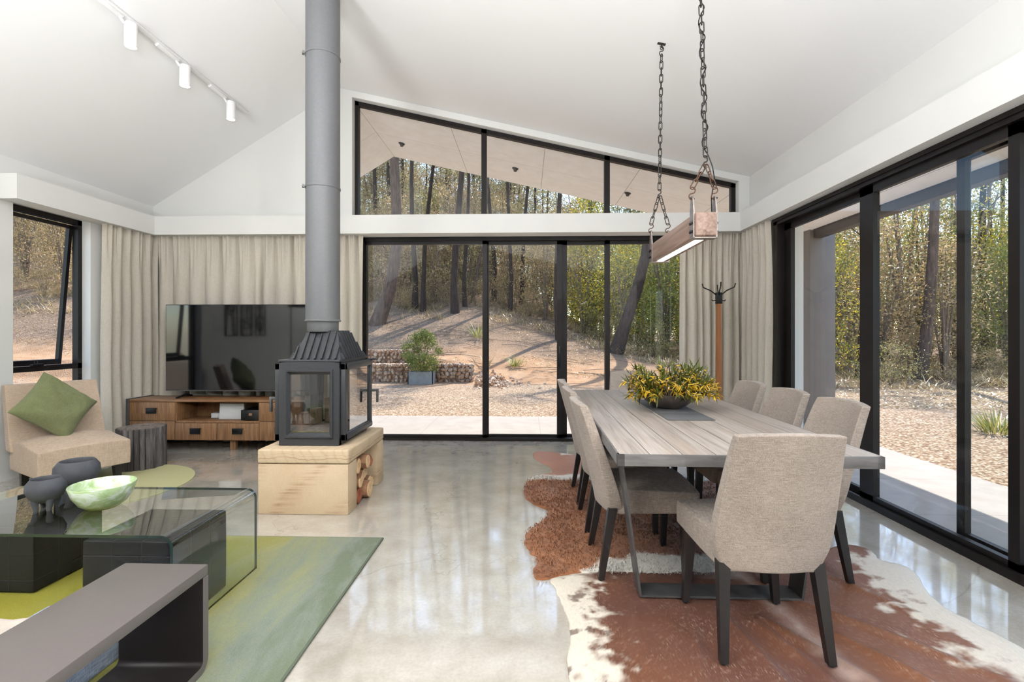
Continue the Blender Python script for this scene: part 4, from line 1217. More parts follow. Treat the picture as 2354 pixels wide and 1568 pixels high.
# ------------------------------------------------------------------ dining chairs (front = local +y)
RZT = 0.014   # feet stand on the hides
def make_chair():
    t = thing('dining_chair', 'x', 'chair', (0, 0, 0), 0, 'taupe linen dining chairs')
    b = MB()
    def seatf(u, v, w):
        y = 0.055 + 0.215 * v
        hwid = 0.186 + 0.042 * ((v + 1) / 2) ** 0.6
        z = 0.395 + 0.058 * w
        if w > 0: z += 0.022 * (1 - u * u) * (1 - v * v * 0.5) - 0.004 * v
        if w < 0: z += 0.010 * v
        return (hwid * u * (1 - 0.012 * w * w), y, z)
    b.lattice(seatf, SUP, SUP, [-1, -0.85, 0, 0.85, 1]); b.build('seat', M['linen'], t, sub=2)
    b = MB()
    def backf(u, v, w):
        h = (v + 1) / 2
        z = 0.338 + 0.549 * h
        hwid = 0.226 - 0.036 * h ** 1.6
        if h < 0.22: hwid -= 0.050 * ((0.22 - h) / 0.22) ** 2
        y = -0.185 - 0.15 * h ** 1.15 + 0.055 * u * u * (0.6 + 0.4 * (1 - h)) 
        th_ = 0.034 * (1 - 0.35 * h) 
        z -= 0.012 * u ** 2 * (h > 0.9) + (0.020 * u ** 4 if h < 0.05 else 0)
        return (hwid * u, y + th_ * w, z)
    b.lattice(backf, [-1, -0.94, -0.7, -0.35, 0, 0.35, 0.7, 0.94, 1], [-1, -0.95, -0.85, -0.7, -0.4, 0, 0.4, 0.8, 0.965, 1], [-1, -0.6, 0.6, 1]); b.build('backrest', M['linen'], t, sub=2)
    for sx in (-1, 1):
        for fr in (0, 1):
            b = MB()
            xt, yt = sx * 0.178, (0.205 if fr else -0.155)
            xb, yb = sx * (0.205 if fr else 0.198), (0.205 if fr else -0.215)
            zt = 0.36
            A = [b.bm.verts.new((xt + dx * 0.022, yt + dy * 0.022, zt)) for dx, dy in ((-1, -1), (1, -1), (1, 1), (-1, 1))]
            B = [b.bm.verts.new((xb + dx * 0.0145, yb + dy * 0.0145, 0.006)) for dx, dy in ((-1, -1), (1, -1), (1, 1), (-1, 1))]
            b.ring_strip([B, A]); lg = b.build('leg', M['legblack'], t, ang=30)
            b = MB(); b.lathe([(0.0, 0), (0.010, 0), (0.010, 0.007), (0, 0.007)], 12, c=(xb, yb, 0)); b.build('glide', M['handle'], lg)
    return t
ch = make_chair()
R90 = PI / 2
SPOTS = [(0.935, 2.065, 0, 'dining chair at the near table end with its back to the viewer'),
         (0.588, 2.66, -R90, 'dining chair nearest the viewer along the stove side of table'),
         (0.588, 3.235, -R90, 'middle dining chair along the stove side of the table'),
         (0.588, 3.745, -R90, 'farthest dining chair along the stove side of the table'),
         (1.385, 2.66, R90, 'dining chair nearest the viewer along the side-door side of table'),
         (1.375, 3.16, R90, 'middle dining chair along the side-door side of the table'),
         (1.36, 3.66, R90, 'farthest dining chair along the side-door side of the table'),
         (0.985, 4.36, PI, 'dining chair at the far table end behind the yellow flowers')]
for i, (x, y, rz, lab) in enumerate(SPOTS):
    lab = 'taupe linen ' + lab
    if i == 0:
        ch.location = (x, y, RZT); ch.rotation_euler = (0, 0, rz); ch['label'] = lab
    else:
        place(ch, (x, y, RZT), rz, lab)

# ------------------------------------------------------------------ dining table
tx0, tx1, ty0, ty1, tz = 0.385, 1.445, 1.995, 4.30, 0.76
t = thing('dining_table', 'long dining table of weathered grey planks on splayed steel frames', 'dining table', ((tx0 + tx1) / 2, (ty0 + ty1) / 2, 0), math.radians(-0.7))
hx, hy = (tx1 - tx0) / 2, (ty1 - ty0) / 2
b = MB(); b.b2(-hx + 0.008, hx - 0.008, -hy + 0.008, hy - 0.008, tz - 0.03, tz, 0.003); b.build('plank_top', M['tabletop'], t)
b = MB()
for a_ in ((-hx, hx, -hy, -hy + 0.03), (-hx, hx, hy - 0.03, hy), (-hx, -hx + 0.03, -hy, hy), (hx - 0.03, hx, -hy, hy)): b.b2(*a_, tz - 0.05, tz - 0.0015, 0.002)
b.build('edge_frame', M['tableedge'], t)
for sy in (-1, 1):
    b = MB()
    yc = sy * (hy - 0.36); wd = 0.06; tk = 0.010
    xt, xb = 0.47, 0.375
    zf = 0.016
    zt = tz - 0.05
    b.b2(-xb, xb, yc - wd, yc + wd, zf, zf + tk, 0.001)
    for s in (-1, 1):
        b.prism([(s * xb, zf), (s * (xb - tk), zf + tk * 0.5), (s * (xt - tk), zt), (s * xt, zt)], 'y', yc - wd, yc + wd)
    b.b2(-xt, xt, yc - wd, yc + wd, zt - 0.008, zt, 0.001)
    b.build('leg_frame', M['steel'], t, smooth=False)

mx0, mx1, my0, my1 = 0.80, 1.068, 2.79, 3.64
t = thing('table_runner', 'charcoal grey runner lying under the flower bowl on the table', 'table runner', ((mx0 + mx1) / 2, (my0 + my1) / 2, tz + 0.0005))
hx, hy = (mx1 - mx0) / 2, (my1 - my0) / 2
b = MB(); b.b2(-hx, hx, -hy, -hy + 0.225, 0, 0.005, 0.002); b.b2(-hx, hx, -hy + 0.228, hy, 0, 0.004, 0.002); b.build('cloth', M['mat'], t)
BX, BY = 0.935, 3.245
t = thing('flower_bowl', 'wide pewter bowl on the grey runner holding yellow wattle', 'bowl', (BX, BY, tz + 0.0046))
b = MB()
b.lathe([(0.0, 0.0), (0.075, 0.0), (0.11, 0.018), (0.155, 0.052), (0.188, 0.095), (0.19, 0.1), (0.186, 0.1), (0.15, 0.056), (0.105, 0.025), (0.0, 0.012)], 48); b.build('bowl_body', M['bowlclay'], t, ang=60)

# bouquet of wattle
rw = random.Random(21)
t = thing('wattle_bouquet', 'bushy yellow wattle sprigs with long green leaves in the pewter bowl', 'flowers', (BX, BY, tz + 0.05))
stems, LV, LF, FV, FF, BV, BF = MB(), [], [], [], [], [], []
def blade(V, F, p, d, L, w, bend, up=Vector((0, 0, 1))):
    d = d.normalized(); s = d.cross(up)
    if s.length < 1e-3: s = Vector((1, 0, 0))
    s.normalize(); nrm = s.cross(d)
    base = len(V)
    for k in range(4):
        u = k / 3
        c = p + d * L * u + nrm * bend * L * u * u
        ww = w * (0.3, 1.0, 0.8, 0.05)[k]
        V.append(tuple(c - s * ww)); V.append(tuple(c + s * ww))
    for k in range(3): F.append((base + 2 * k, base + 2 * k + 1, base + 2 * k + 3, base + 2 * k + 2))
def catkin(V, F, p, d, L, r):
    d = d.normalized(); a = d.orthogonal().normalized(); c = d.cross(a)
    sag = Vector((0, 0, -0.35))
    base = len(V); n = 5
    for k in range(4):
        u = k / 3
        q = p + d * L * u + sag * L * u * u
        rr = r * (0.7, 1.0, 0.95, 0.35)[k]
        for m in range(n): V.append(tuple(q + (a * math.cos(2 * PI * m / n) + c * math.sin(2 * PI * m / n)) * rr))
    for k in range(3):
        for m in range(n): F.append((base + k * n + m, base + k * n + (m + 1) % n, base + (k + 1) * n + (m + 1) % n, base + (k + 1) * n + m))
for i in range(110):
    az = rw.uniform(0, 2 * PI); el = math.asin(rw.uniform(0.0, 1.0) ** 0.9) if i > 26 else rw.uniform(0.08, 0.5)
    d = Vector((math.cos(az) * math.cos(el), math.sin(az) * math.cos(el), math.sin(el)))
    r0 = Vector((math.cos(az) * 0.08, math.sin(az) * 0.08, 0.0))
    L = rw.uniform(0.16, 0.235) * (1.12 - 0.18 * math.sin(el))
    pts = [r0 + d * L * u + Vector((0, 0, 0.035 * math.sin(u * 2.2) - 0.03 * u * u * (1 - math.sin(el)))) + Vector((0, 0, 0.02)) for u in (0, 0.33, 0.66, 1.0)]
    stems.tube(pts, [0.0028, 0.0024, 0.002, 0.0012], 5)
    for k in range(rw.randint(11, 15)):
        u = rw.uniform(0.3, 1.0); seg = min(2, int(u * 3)); f_ = u * 3 - seg
        p = pts[seg].lerp(pts[seg + 1], f_)
        dd = (d + Vector((rw.uniform(-1, 1), rw.uniform(-1, 1), rw.uniform(-0.7, 0.7)))).normalized()
        blade(LV, LF, p, dd, rw.uniform(0.045, 0.085), rw.uniform(0.004, 0.008), rw.uniform(-0.35, 0.25))
    nb = rw.randint(11, 17)
    top = math.sin(el)
    if top > 0.75: nb = int(nb * 0.55)
    for k in range(nb):
        u = rw.uniform(0.35, 1.0); seg = min(2, int(u * 3)); f_ = u * 3 - seg
        p = pts[seg].lerp(pts[seg + 1], f_)
        dd = (d * 0.4 + Vector((rw.uniform(-1, 1), rw.uniform(-1, 1), rw.uniform(-0.9, 0.6)))).normalized()
        catkin(FV, FF, p, dd, rw.uniform(0.024, 0.042), rw.uniform(0.0028, 0.0042))
    for k in range(4):
        p = pts[2].lerp(pts[3], rw.random()) + Vector((rw.uniform(-1, 1), rw.uniform(-1, 1), rw.uniform(-1, 1))) * 0.012
        base = len(BV); r = 0.004
        for q in ((r, 0, 0), (-r, 0, 0), (0, r, 0), (0, -r, 0), (0, 0, r), (0, 0, -r)): BV.append(tuple(p + Vector(q)))
        for f in ((0, 2, 4), (2, 1, 4), (1, 3, 4), (3, 0, 4), (2, 0, 5), (1, 2, 5), (3, 1, 5), (0, 3, 5)): BF.append(tuple(base + x for x in f))
stems.build('stems', M['bark'], t)
mesh_obj('leaves', LV, LF, M['wattleleaf'], t)['kind'] = 'stuff'
mesh_obj('blossom', FV, FF, M['wattlebloom'], t, smooth=True)['kind'] = 'stuff'
mesh_obj('buds', BV, BF, M['budwhite'], t, smooth=True)['kind'] = 'stuff'

# ------------------------------------------------------------------ timber beam pendant on chains
PXc, PY0, PY1, PZ = 0.985, 2.70, 3.70, 1.855
t = thing('beam_pendant', 'recycled timber beam pendant light hanging on rusty chains above the table', 'pendant light', (PXc, (PY0 + PY1) / 2, PZ))
Lh = (PY1 - PY0) / 2
b = MB(); b.b2(-0.058, 0.058, -Lh, Lh, -0.066, 0.066, 0.009, 3); b.build('timber_beam', M['beam'], t)
b = MB(); b.b2(-0.022, 0.022, -Lh + 0.07, Lh - 0.03, -0.0685, -0.064); b.build('led_strip', M['led'], t)
def link_(b, c, d, s, L=0.05, w=0.0115, r=0.0034):
    """stadium link centred c, long axis d, width axis s"""
    pts = []
    hl_ = L / 2 - w
    for k in range(7):
        a = -PI / 2 + PI * k / 6
        pts.append(c + d * (hl_ + w * math.cos(a)) + s * (w * math.sin(a)))
    for k in range(7):
        a = PI / 2 + PI * k / 6
        pts.append(c + d * (-hl_ + w * math.cos(a)) + s * (w * math.sin(a)))
    b.tube(pts, r, 6, closed=True)
def chain(name, p, q, mat, pitch=0.05, start=0):
    p, q = Vector(p), Vector(q)
    d = (q - p); L = d.length; d.normalize()
    n = max(2, round(L / pitch)); pt = L / n
    a = d.cross(Vector((0, 1, 0))).normalized(); c = d.cross(a)
    b = MB()
    for k in range(n):
        tw = 0.6 * k * 0.3
        s = a if (k + start) % 2 == 0 else c
        s2 = (a * math.cos(tw) + c * math.sin(tw)) if (k + start) % 2 == 0 else (-a * math.sin(tw) + c * math.cos(tw))
        link_(b, p + d * pt * (k + 0.5), d, s2, pt + 0.0145)
    return b.build(name, mat, t, ang=60)
def shook(name, p, h, mat, s=Vector((1, 0, 0))):
    pts = []
    r = h / 4
    for k in range(9):
        a = PI * 0.75 - (PI * 1.25) * k / 8
        pts.append(p + s * (r * math.cos(a)) + Vector((0, 0, -r + r * math.sin(a))))
    for k in range(9):
        a = PI / 2 + (PI * 1.25) * k / 8
        pts.append(p + s * (r * math.cos(a)) + Vector((0, 0, -3 * r + r * math.sin(a))))
    b = MB(); b.tube(pts, 0.0035, 6); b.build(name, mat, t, ang=60)
for y, zv, ex, xtop, near in ((-Lh + 0.05, 2.245, 0.012, 0.965, True), (Lh - 0.05, 2.325, 0.0, 1.0, False)):
    b = MB()
    pr_ = []
    b.b2(-0.066, 0.066, y - 0.03, y + 0.03, -0.0745, -0.0665, 0.002)
    for s in (-1, 1):
        # side plate narrowing to a rounded ear above the beam
        poly = [(y - 0.03, -0.072), (y + 0.03, -0.072), (y + 0.03, 0.08), (y + 0.016, 0.15), (y + 0.006, 0.165), (y - 0.006, 0.165), (y - 0.016, 0.15), (y - 0.03, 0.08)]
        b.prism(poly, 'x', s * 0.0585, s * 0.0655)
    b.build('strap', M['strap'], t, ang=20)
    for s in (-1, 1):
        for yy in (-0.014, 0.014):
            for zz in (-0.035, 0.012):
                b = MB(); b.tube([(s * 0.066, y + yy, zz), (s * 0.074, y + yy, zz)], 0.0075, 6); b.build('bolt', M['handle'], t)
        b = MB(); b.tube([(s * 0.05, y, 0.152), (s * 0.078, y, 0.156)], 0.004, 6); b.build('bolt', M['handle'], t)
    apex = Vector((0.0 + ex, y, zv - PZ))
    for s in (-1, 1):
        hk = Vector((s * 0.062, y, 0.215))
        shook('hook', hk, 0.07, M['rust'])
        chain('chain', hk + Vector((0, 0, -0.004)), apex + Vector((s * 0.006, 0, -0.055)), M['rust'] if near else M['chain'])
    shook('hook', apex + Vector((0, 0, 0.0)), 0.07, M['chain'], Vector((0.8, 0.6, 0)))
    zc_ = zc(xtop) - PZ
    topp = Vector((xtop - PXc, y, zc_ - 0.085))
    chain('chain', apex + Vector((0, 0, -0.004)), topp, M['chain'])
    shook('hook', topp + Vector((0, 0, 0.066)), 0.075, M['chain'], Vector((0.9, 0.4, 0)))
    b = MB(); b.box((xtop - PXc, y, zc_ - 0.003), (0.06, 0.022, 0.006), rot=(0, math.atan(0.23), 0)); b.tube([(xtop - PXc, y, zc_ - 0.005), (xtop - PXc, y, zc_ - 0.03)], 0.0045, 8); b.tube([Vector((xtop - PXc, y, zc_ - 0.036)) + Vector((math.cos(q / 10 * 2 * PI) * 0.009, 0, math.sin(q / 10 * 2 * PI) * 0.009)) for q in range(10)], 0.003, 6, closed=True)
    b.build('ceiling_plate', M['chain'], t)
    if near:
        pts = []
        for k in range(70):
            u = k / 69
            q = apex.lerp(topp, u)
            a = u * 2 * PI * 6.5
            pts.append(q + Vector((0.016 * math.cos(a), 0.016 * math.sin(a), 0)))
        pre = [Vector((0.05, y + 0.01, 0.066)), Vector((0.048, y + 0.01, 0.16)), Vector((0.062, y, 0.26)), Vector((0.05, y, 0.33))]
        b = MB(); b.tube(pre + pts, 0.0034, 6); b.build('power_cord', M['handle'], t, ang=60)

# ------------------------------------------------------------------ coat rack
t = thing('coat_rack', 'slim honey timber coat rack with black iron hooks before the corner curtain', 'coat rack', (2.03, 5.22, 0))
b = MB()
b.ring_strip([[b.bm.verts.new((s * dx, s * dy, z)) for dx, dy in ((-1, -1), (1, -1), (1, 1), (-1, 1))] for z, s in ((0.12, 0.026), (0.9, 0.024), (1.575, 0.020))]); b.build('pole', M['rackwood'], t)
b = MB(); b.lathe([(0.0, 0.0), (0.2, 0.0), (0.2, 0.015), (0.05, 0.03), (0.035, 0.12), (0.0, 0.12)], 32); b.build('base', M['handle'], t)
b = MB(); b.b2(-0.028, 0.028, -0.028, 0.028, 1.57, 1.69, 0.004); b.build('head_block', M['handle'], t)
for k, (dx, dy) in enumerate(((-1, 0.15), (1, -0.2), (0.3, 1), (-0.25, -1))):
    d = Vector((dx, dy, 0)).normalized()
    z0 = Vector((0, 0, 1.66))
    b = MB(); b.tube([z0 + d * 0.02, z0 + d * 0.08 + Vector((0, 0, 0.05)), z0 + d * 0.155 + Vector((0, 0, 0.085)), z0 + d * 0.165 + Vector((0, 0, 0.125))], 0.0065, 8); b.build('hook', M['handle'], t)
for d in (Vector((-1, 0, 0)), Vector((1, 0, 0))):
    b = MB(); b.tube([Vector((0, 0, 1.605)) + d * 0.02, Vector((0, 0, 1.602)) + d * 0.065, Vector((0, 0, 1.615)) + d * 0.07], 0.0055, 8); b.build('peg', M['handle'], t)

# ------------------------------------------------------------------ hides on the floor
def catmull(P, n=18):
    out = []
    m = len(P)
    for i in range(m):
        a, b_, c, d = P[i - 1], P[i], P[(i + 1) % m], P[(i + 2) % m]
        for k in range(n):
            u = k / n
            out.append(tuple(0.5 * (2 * b_[j] + (c[j] - a[j]) * u + (2 * a[j] - 5 * b_[j] + 4 * c[j] - d[j]) * u * u + (-a[j] + 3 * b_[j] - 3 * c[j] + d[j]) * u ** 3) for j in (0, 1)))
    return out
def hide(outline, z0, colf, wr, seed, rings=76, thick=0.006, rag=0.006, ridges=()):
    pts = catmull(outline, 18)
    cx_ = sum(p[0] for p in pts) / len(pts); cy_ = sum(p[1] for p in pts) / len(pts)
    V, F, C = [], [], []
    n = len(pts)
    def rid(x, y):
        q = 0.0
        for x0, y0, x1, y1, hh, ww in ridges:
            dx, dy = x1 - x0, y1 - y0
            t_ = max(0, min(1, ((x - x0) * dx + (y - y0) * dy) / (dx * dx + dy * dy)))
            d_ = math.hypot(x - x0 - t_ * dx, y - y0 - t_ * dy)
            q += hh * math.exp(-(d_ / ww) ** 2) * (0.3 + 0.7 * math.sin(PI * min(1, t_ + 0.1)))
        return q
    for r in range(rings + 1):
        u = (r / rings) ** 0.75
        for i, p in enumerate(pts):
            x = cx_ + (p[0] - cx_) * u; y = cy_ + (p[1] - cy_) * u
            jit = rag * noise.noise((p[0] * 18, p[1] * 18, seed)) * (u > 0.95)
            x += jit; y += jit
            edge = 1 - u
            h = z0 + thick * min(1, edge * 14) + wr * max(0, noise.noise((x * 4.0, y * 2.2, seed))) * min(1, edge * 6) + wr * 0.6 * max(0, noise.noise((x * 9, y * 5, seed + 4))) * min(1, edge * 6)
            h += rid(x, y) * min(1, edge * 8)
            V.append((x, y, h)); C.append(colf(x, y, edge))
    for r in range(1, rings):
        for i in range(n):
            j = (i + 1) % n
            F.append((r * n + i, (r + 1) * n + i, (r + 1) * n + j, r * n + j))
    for i in range(n):
        F.append((0, n + i, n + (i + 1) % n))
    # skirt down to the floor
    base = len(V)
    for i in range(n):
        x, y, h = V[rings * n + i]; V.append((x, y, 0.0005)); C.append(C[rings * n + i])
    for i in range(n):
        j = (i + 1) % n
        F.append((rings * n + i, base + i, base + j, rings * n + j))
    return V, F, C, pts, (cx_, cy_)
def lerp3(a, b_, t_):
    t_ = max(0, min(1, t_)); return tuple(a[k] + (b_[k] - a[k]) * t_ for k in range(3))
c3 = lambda r, g, b_: srgb(r, g, b_)[:3]
def nz(x, y, s, o=0): return noise.fractal((x * s, y * s, o), 1.0, 2.0, 4)
H1 = [(0.125, 5.188), (0.074, 4.895), (0.219, 4.562), (0.213, 4.348), (0.065, 4.277), (0.145, 4.177), (0.436, 4.124), (1.06, 4.143), (1.788, 4.239), (2.216, 4.593), (2.237, 4.995), (1.773, 5.162), (1.307, 5.111), (0.874, 5.211), (0.491, 5.067)]
H2 = [(0.068, 4.238), (-0.014, 3.981), (-0.0, 3.666), (0.136, 3.46), (0.123, 3.296), (0.017, 3.095), (-0.013, 2.912), (0.022, 2.78), (0.06, 2.7), (0.034, 2.527), (0.077, 2.479), (0.177, 2.513), (0.281, 2.553), (0.404, 2.543), (0.604, 2.535), (0.805, 2.537), (1.012, 2.557), (1.186, 2.648), (1.453, 2.857), (1.734, 3.047), (1.995, 3.162), (2.02, 3.234), (1.833, 3.272), (1.754, 3.51), (1.88, 3.895), (1.837, 4.266), (1.488, 4.334), (0.909, 4.29), (0.408, 4.21)]
H3 = [(0.127, 2.498), (0.138, 2.383), (0.162, 2.253), (0.18, 2.13), (0.178, 1.996), (0.153, 1.872), (0.156, 1.742), (0.165, 1.563), (0.343, 1.44), (0.852, 1.413), (1.403, 1.487), (1.804, 1.648), (1.941, 1.859), (1.968, 1.99), (1.954, 2.076), (1.93, 2.167), (1.909, 2.285), (1.938, 2.418), (2.021, 2.588), (2.028, 2.683), (1.952, 2.757), (1.97, 2.817), (1.969, 2.901), (1.878, 2.946), (1.697, 2.853), (1.412, 2.73), (1.046, 2.643), (0.658, 2.574), (0.434, 2.586), (0.27, 2.553)]
W3, RB3, OR3, DK3 = c3(222, 213, 196), c3(104, 70, 57), c3(126, 82, 54), c3(84, 56, 46)
def col3(x, y, e):
    n = nz(x, y, 3.2, 1) * 0.5; n2 = nz(x, y, 14, 2) * 0.5
    c = lerp3(RB3, c3(128, 83, 56), 0.5 + n + (x - 1.0) * 0.5)
    c = lerp3(c, c3(94, 64, 58), max(0, 0.55 - abs(x - 0.85)) * 0.9)
    wl = (0.36 + 0.10 * nz(x, y, 4, 5) - x) / 0.10 + n2 * 3.0
    if y < 1.72: wl = (0.30 + 0.16 * nz(x, y, 5, 5) - (1.72 - y) * 0.5 - x) / 0.08 + n2 * 3.0
    xr = 1.62 + (2.3 - y) * 0.12 if y < 2.3 else 1.70 + (y - 2.3) * 0.1
    wr_ = (x - xr + 0.12 * nz(x, y, 3, 6)) / 0.10 + n2 * 3
    if y > 2.72: wr_ -= (y - 2.72) * 14
    wh = max(0, min(1, wl), min(1, wr_))
    sp = nz(x, y, 11, 8)
    c = lerp3(c, W3, wh)
    if wl > 0.2 and sp > 0.30: c = lerp3(c, DK3, 0.75 * min(1, (sp - 0.30) * 8))
    spine = abs(x - (1.16 - 0.12 * (y - 2.0)) + 0.04 * nz(x, y, 5, 3))
    c = lerp3(c, c3(196, 178, 168), 0.75 * max(0, 1 - spine / 0.07) * (0.6 + n2))
    if y > 2.5 and abs(x - 1.02) < 0.2: c = lerp3(c, c3(170, 160, 152), 0.6 * (1 - abs(x - 1.02) / 0.2))
    fl = nz(x * 2.0, y * 0.7, 60, 4)
    c = lerp3(c, c3(200, 170, 150), max(0, fl - 0.3) * 0.4)
    return c
def col2(x, y, e):
    n = nz(x, y, 4, 11) * 0.5; n2 = nz(x, y, 12, 12) * 0.5
    c = lerp3(c3(140, 86, 52), c3(168, 110, 68), 0.5 + n * 1.3)
    c = lerp3(c, c3(120, 72, 46), max(0, min(0.8, (x - 0.55) * 1.5)) * (y < 3.3))
    lim = 2.60 + 0.17 * min(1, max(0, (x - 0.28) / 0.3)) + 0.05 * nz(x, y, 6, 14)
    wh = (lim - y) / 0.04 + n2 * 1.5
    if x < 0.27 + 0.04 * nz(x, y, 6, 15): wh = -1
    c = lerp3(c, c3(232, 226, 214), wh)
    t_ = (y - 4.13) / 0.05 + n2 * 1.5
    c = lerp3(c, c3(228, 222, 210), t_)
    return c
def col1(x, y, e):
    n = nz(x, y, 4, 21) * 0.5; n2 = nz(x, y, 12, 22) * 0.5
    c = lerp3(c3(168, 114, 88), c3(186, 132, 102), 0.5 + n * 1.3)
    wh = (4.33 + 0.05 * nz(x, y, 5, 23) - y) / 0.05 + n2 * 2
    wh = max(wh, (x - 1.2 + 0.3 * nz(x, y, 3, 24)) / 0.1, (y - 5.05 + (0.5 - x) * 0.6 + 0.1 * nz(x, y, 4, 25)) / 0.06 if x > 0.35 else -1)
    return lerp3(c, c3(226, 218, 206), wh)
V, F, C, op, cc = hide(H3, 0.003, col3, 0.010, 3.0, ridges=[(0.72, 2.15, 0.60, 1.66, 0.015, 0.022), (0.86, 2.18, 0.93, 1.55, 0.024, 0.028), (0.98, 2.12, 1.10, 1.72, 0.018, 0.02), (1.02, 2.15, 1.32, 1.62, 0.022, 0.026), (1.25, 2.3, 1.72, 1.80, 0.019, 0.024), (1.28, 2.05, 1.52, 1.58, 0.018, 0.022), (0.5, 2.25, 0.42, 1.9, 0.008, 0.02), (1.55, 2.55, 1.78, 2.1, 0.008, 0.025)])
t = mesh_obj('cowhide_rug', V, F, M['hide'], smooth=True, attr=('hue', C))
tag(t, 'large red brown and cream cowhide under the near end of the dining table', 'rug')
V, F, C, op, cc = hide(H1, 0.003, col1, 0.006, 5.0)
t = mesh_obj('cowhide_rug', V, F, M['hide'], smooth=True, attr=('hue', C))
tag(t, 'smooth tan and white cowhide under the far end of the dining table', 'rug')
V, F, C, op, cc = hide(H2, 0.006, col2, 0.012, 7.0, rag=0.012)
t = thing('shaggy_hide', 'long-haired rust orange and white hide under the middle of the table', 'rug', (0, 0, 0))
mesh_obj('skin', V, F, M['fur'], t, smooth=True, attr=('hue', C))
rf = random.Random(77)
def inside(x, y, P):
    c = False; j = len(P) - 1
    for i in range(len(P)):
        if (P[i][1] > y) != (P[j][1] > y) and x < (P[j][0] - P[i][0]) * (y - P[i][1]) / (P[j][1] - P[i][1]) + P[i][0]: c = not c
        j = i
    return c
FVv, FFf, FC = [], [], []
xs_ = [p[0] for p in op]; ys_ = [p[1] for p in op]
cnt = 0
while cnt < 15000:
    x = rf.uniform(min(xs_), max(xs_)); y = rf.uniform(min(ys_), max(ys_))
    if x > 1.35 and rf.random() < 0.6: continue
    if not inside(x, y, op): continue
    cnt += 1
    a = -1.9 + 1.1 * nz(x, y, 2.5, 31) + rf.gauss(0, 0.45)
    d = Vector((math.cos(a), math.sin(a), 0)); s = Vector((-d.y, d.x, 0))
    L = rf.uniform(0.022, 0.042); w = rf.uniform(0.0016, 0.003); hgt = rf.uniform(0.006, 0.022)
    z0 = 0.012
    p = Vector((x, y, z0))
    base = len(FVv)
    for q in (p - s * w, p + s * w, p + d * L * 0.55 + Vector((0, 0, hgt)) + s * w * 0.8, p + d * L * 0.55 + Vector((0, 0, hgt)) - s * w * 0.8, p + d * L + Vector((0, 0, hgt * 0.55))): FVv.append(tuple(q))
    FFf += [(base, base + 1, base + 2, base + 3), (base + 3, base + 2, base + 4)]
    c = col2(x, y, 0.5); k = rf.uniform(0.72, 1.2)
    c = tuple(min(1, v * k) for v in c)
    FC += [c] * 5
mesh_obj('long_fur', FVv, FFf, M['fur'], t, attr=('hue', FC))['kind'] = 'stuff'
# ------------------------------------------------------------------ garden walls, planter, plants
ro = random.Random(5)
def gabion(label, x0, x1, y0, y1, z0, z1, seed):
    t = thing('gabion_basket', label, 'gabion', ((x0 + x1) / 2, (y0 + y1) / 2, z0), 0, 'stone gabion baskets')
    r = random.Random(seed)
    V, F = [], []
    hx, hy, h = (x1 - x0) / 2, (y1 - y0) / 2, z1 - z0
    def rock(c, s):
        bm = bmesh.new(); bmesh.ops.create_icosphere(bm, subdivisions=1, radius=1)
        o = len(V); e = Euler((r.uniform(0, 6), r.uniform(0, 6), r.uniform(0, 6))).to_matrix()
        sc = Vector((r.uniform(0.75, 1.3), r.uniform(0.6, 1.0), r.uniform(0.6, 0.95))) * s
        for v in bm.verts:
            q = e @ Vector((v.co.x * sc.x, v.co.y * sc.y, v.co.z * sc.z)) * r.uniform(0.85, 1.1)
            q = Vector(c) + q
            V.append((max(-hx, min(hx, q.x)), max(-hy, min(hy, q.y)), max(0, min(h, q.z))))
        for f in bm.faces: F.append(tuple(o + v.index for v in f.verts))
        bm.free()
    st_ = 0.115
    nxr, nz_ = max(2, int(2 * hx / st_)), max(2, int(h / (st_ * 0.85)))
    for i in range(nxr):
        for k in range(nz_):
            rock((-hx + (i + 0.5 + r.uniform(-0.3, 0.3)) * 2 * hx / nxr, -hy + 0.05, (k + 0.5 + r.uniform(-0.25, 0.25)) * h / nz_), r.uniform(0.06, 0.088))
    for i in range(nxr):
        for k in range(max(2, int(2 * hy / 0.13))):
            rock((-hx + (i + 0.5 + r.uniform(-0.3, 0.3)) * 2 * hx / nxr, -hy + 0.06 + k * 0.13, h - 0.045), r.uniform(0.05, 0.08))
    for k in range(max(2, int(2 * hy / 0.13))):
        for m in range(nz_): 
            rock((hx - 0.05, -hy + 0.06 + k * 0.13, (m + 0.5) * h / nz_), r.uniform(0.06, 0.085))
    b = mesh_obj('rock_fill', V, F, M['stone'], t); b['kind'] = 'stuff'
    w = MB()
    for i in range(int(2 * hx / 0.10) + 1): w.tube([(-hx + i * 0.10, -hy - 0.004, 0), (-hx + i * 0.10, -hy - 0.004, h)], 0.003, 4)
    for k in range(int(h / 0.10) + 1): w.tube([(-hx, -hy - 0.004, k * 0.10), (hx, -hy - 0.004, k * 0.10)], 0.003, 4)
    w.build('wire_mesh', M['wire'], t, ang=60)
    q = MB(); q.b2(-hx + 0.05, hx - 0.05, -hy + 0.07, hy - 0.03, 0, h - 0.07); q.build('core', M['logbark'], t)
G0 = -0.11
gabion('lower stone gabion left of the planter and its shrub', -7.2, -3.20, 13.5, 14.0, G0, 0.42, 1)
gabion('lower stone gabion right of the planter beside loose rubble', -2.65, -1.48, 13.5, 14.0, G0, 0.42, 2)
gabion('upper tier stone gabion behind the planter shrub', -7.4, -3.2, 14.15, 14.6, 0.40, 0.80, 3)
px_ = -2.87
t = thing('zinc_planter', 'rectangular grey metal planter box in the gap between gabions', 'planter', (px_, 13.25, G0))
b = MB()
for a_ in ((-0.34, 0.34, -0.20, -0.18), (-0.34, 0.34, 0.18, 0.20), (-0.34, -0.32, -0.20, 0.20), (0.32, 0.34, -0.20, 0.20)): b.b2(*a_, 0, 0.34)
b.build('box_walls', M['zinc'], t, smooth=False)
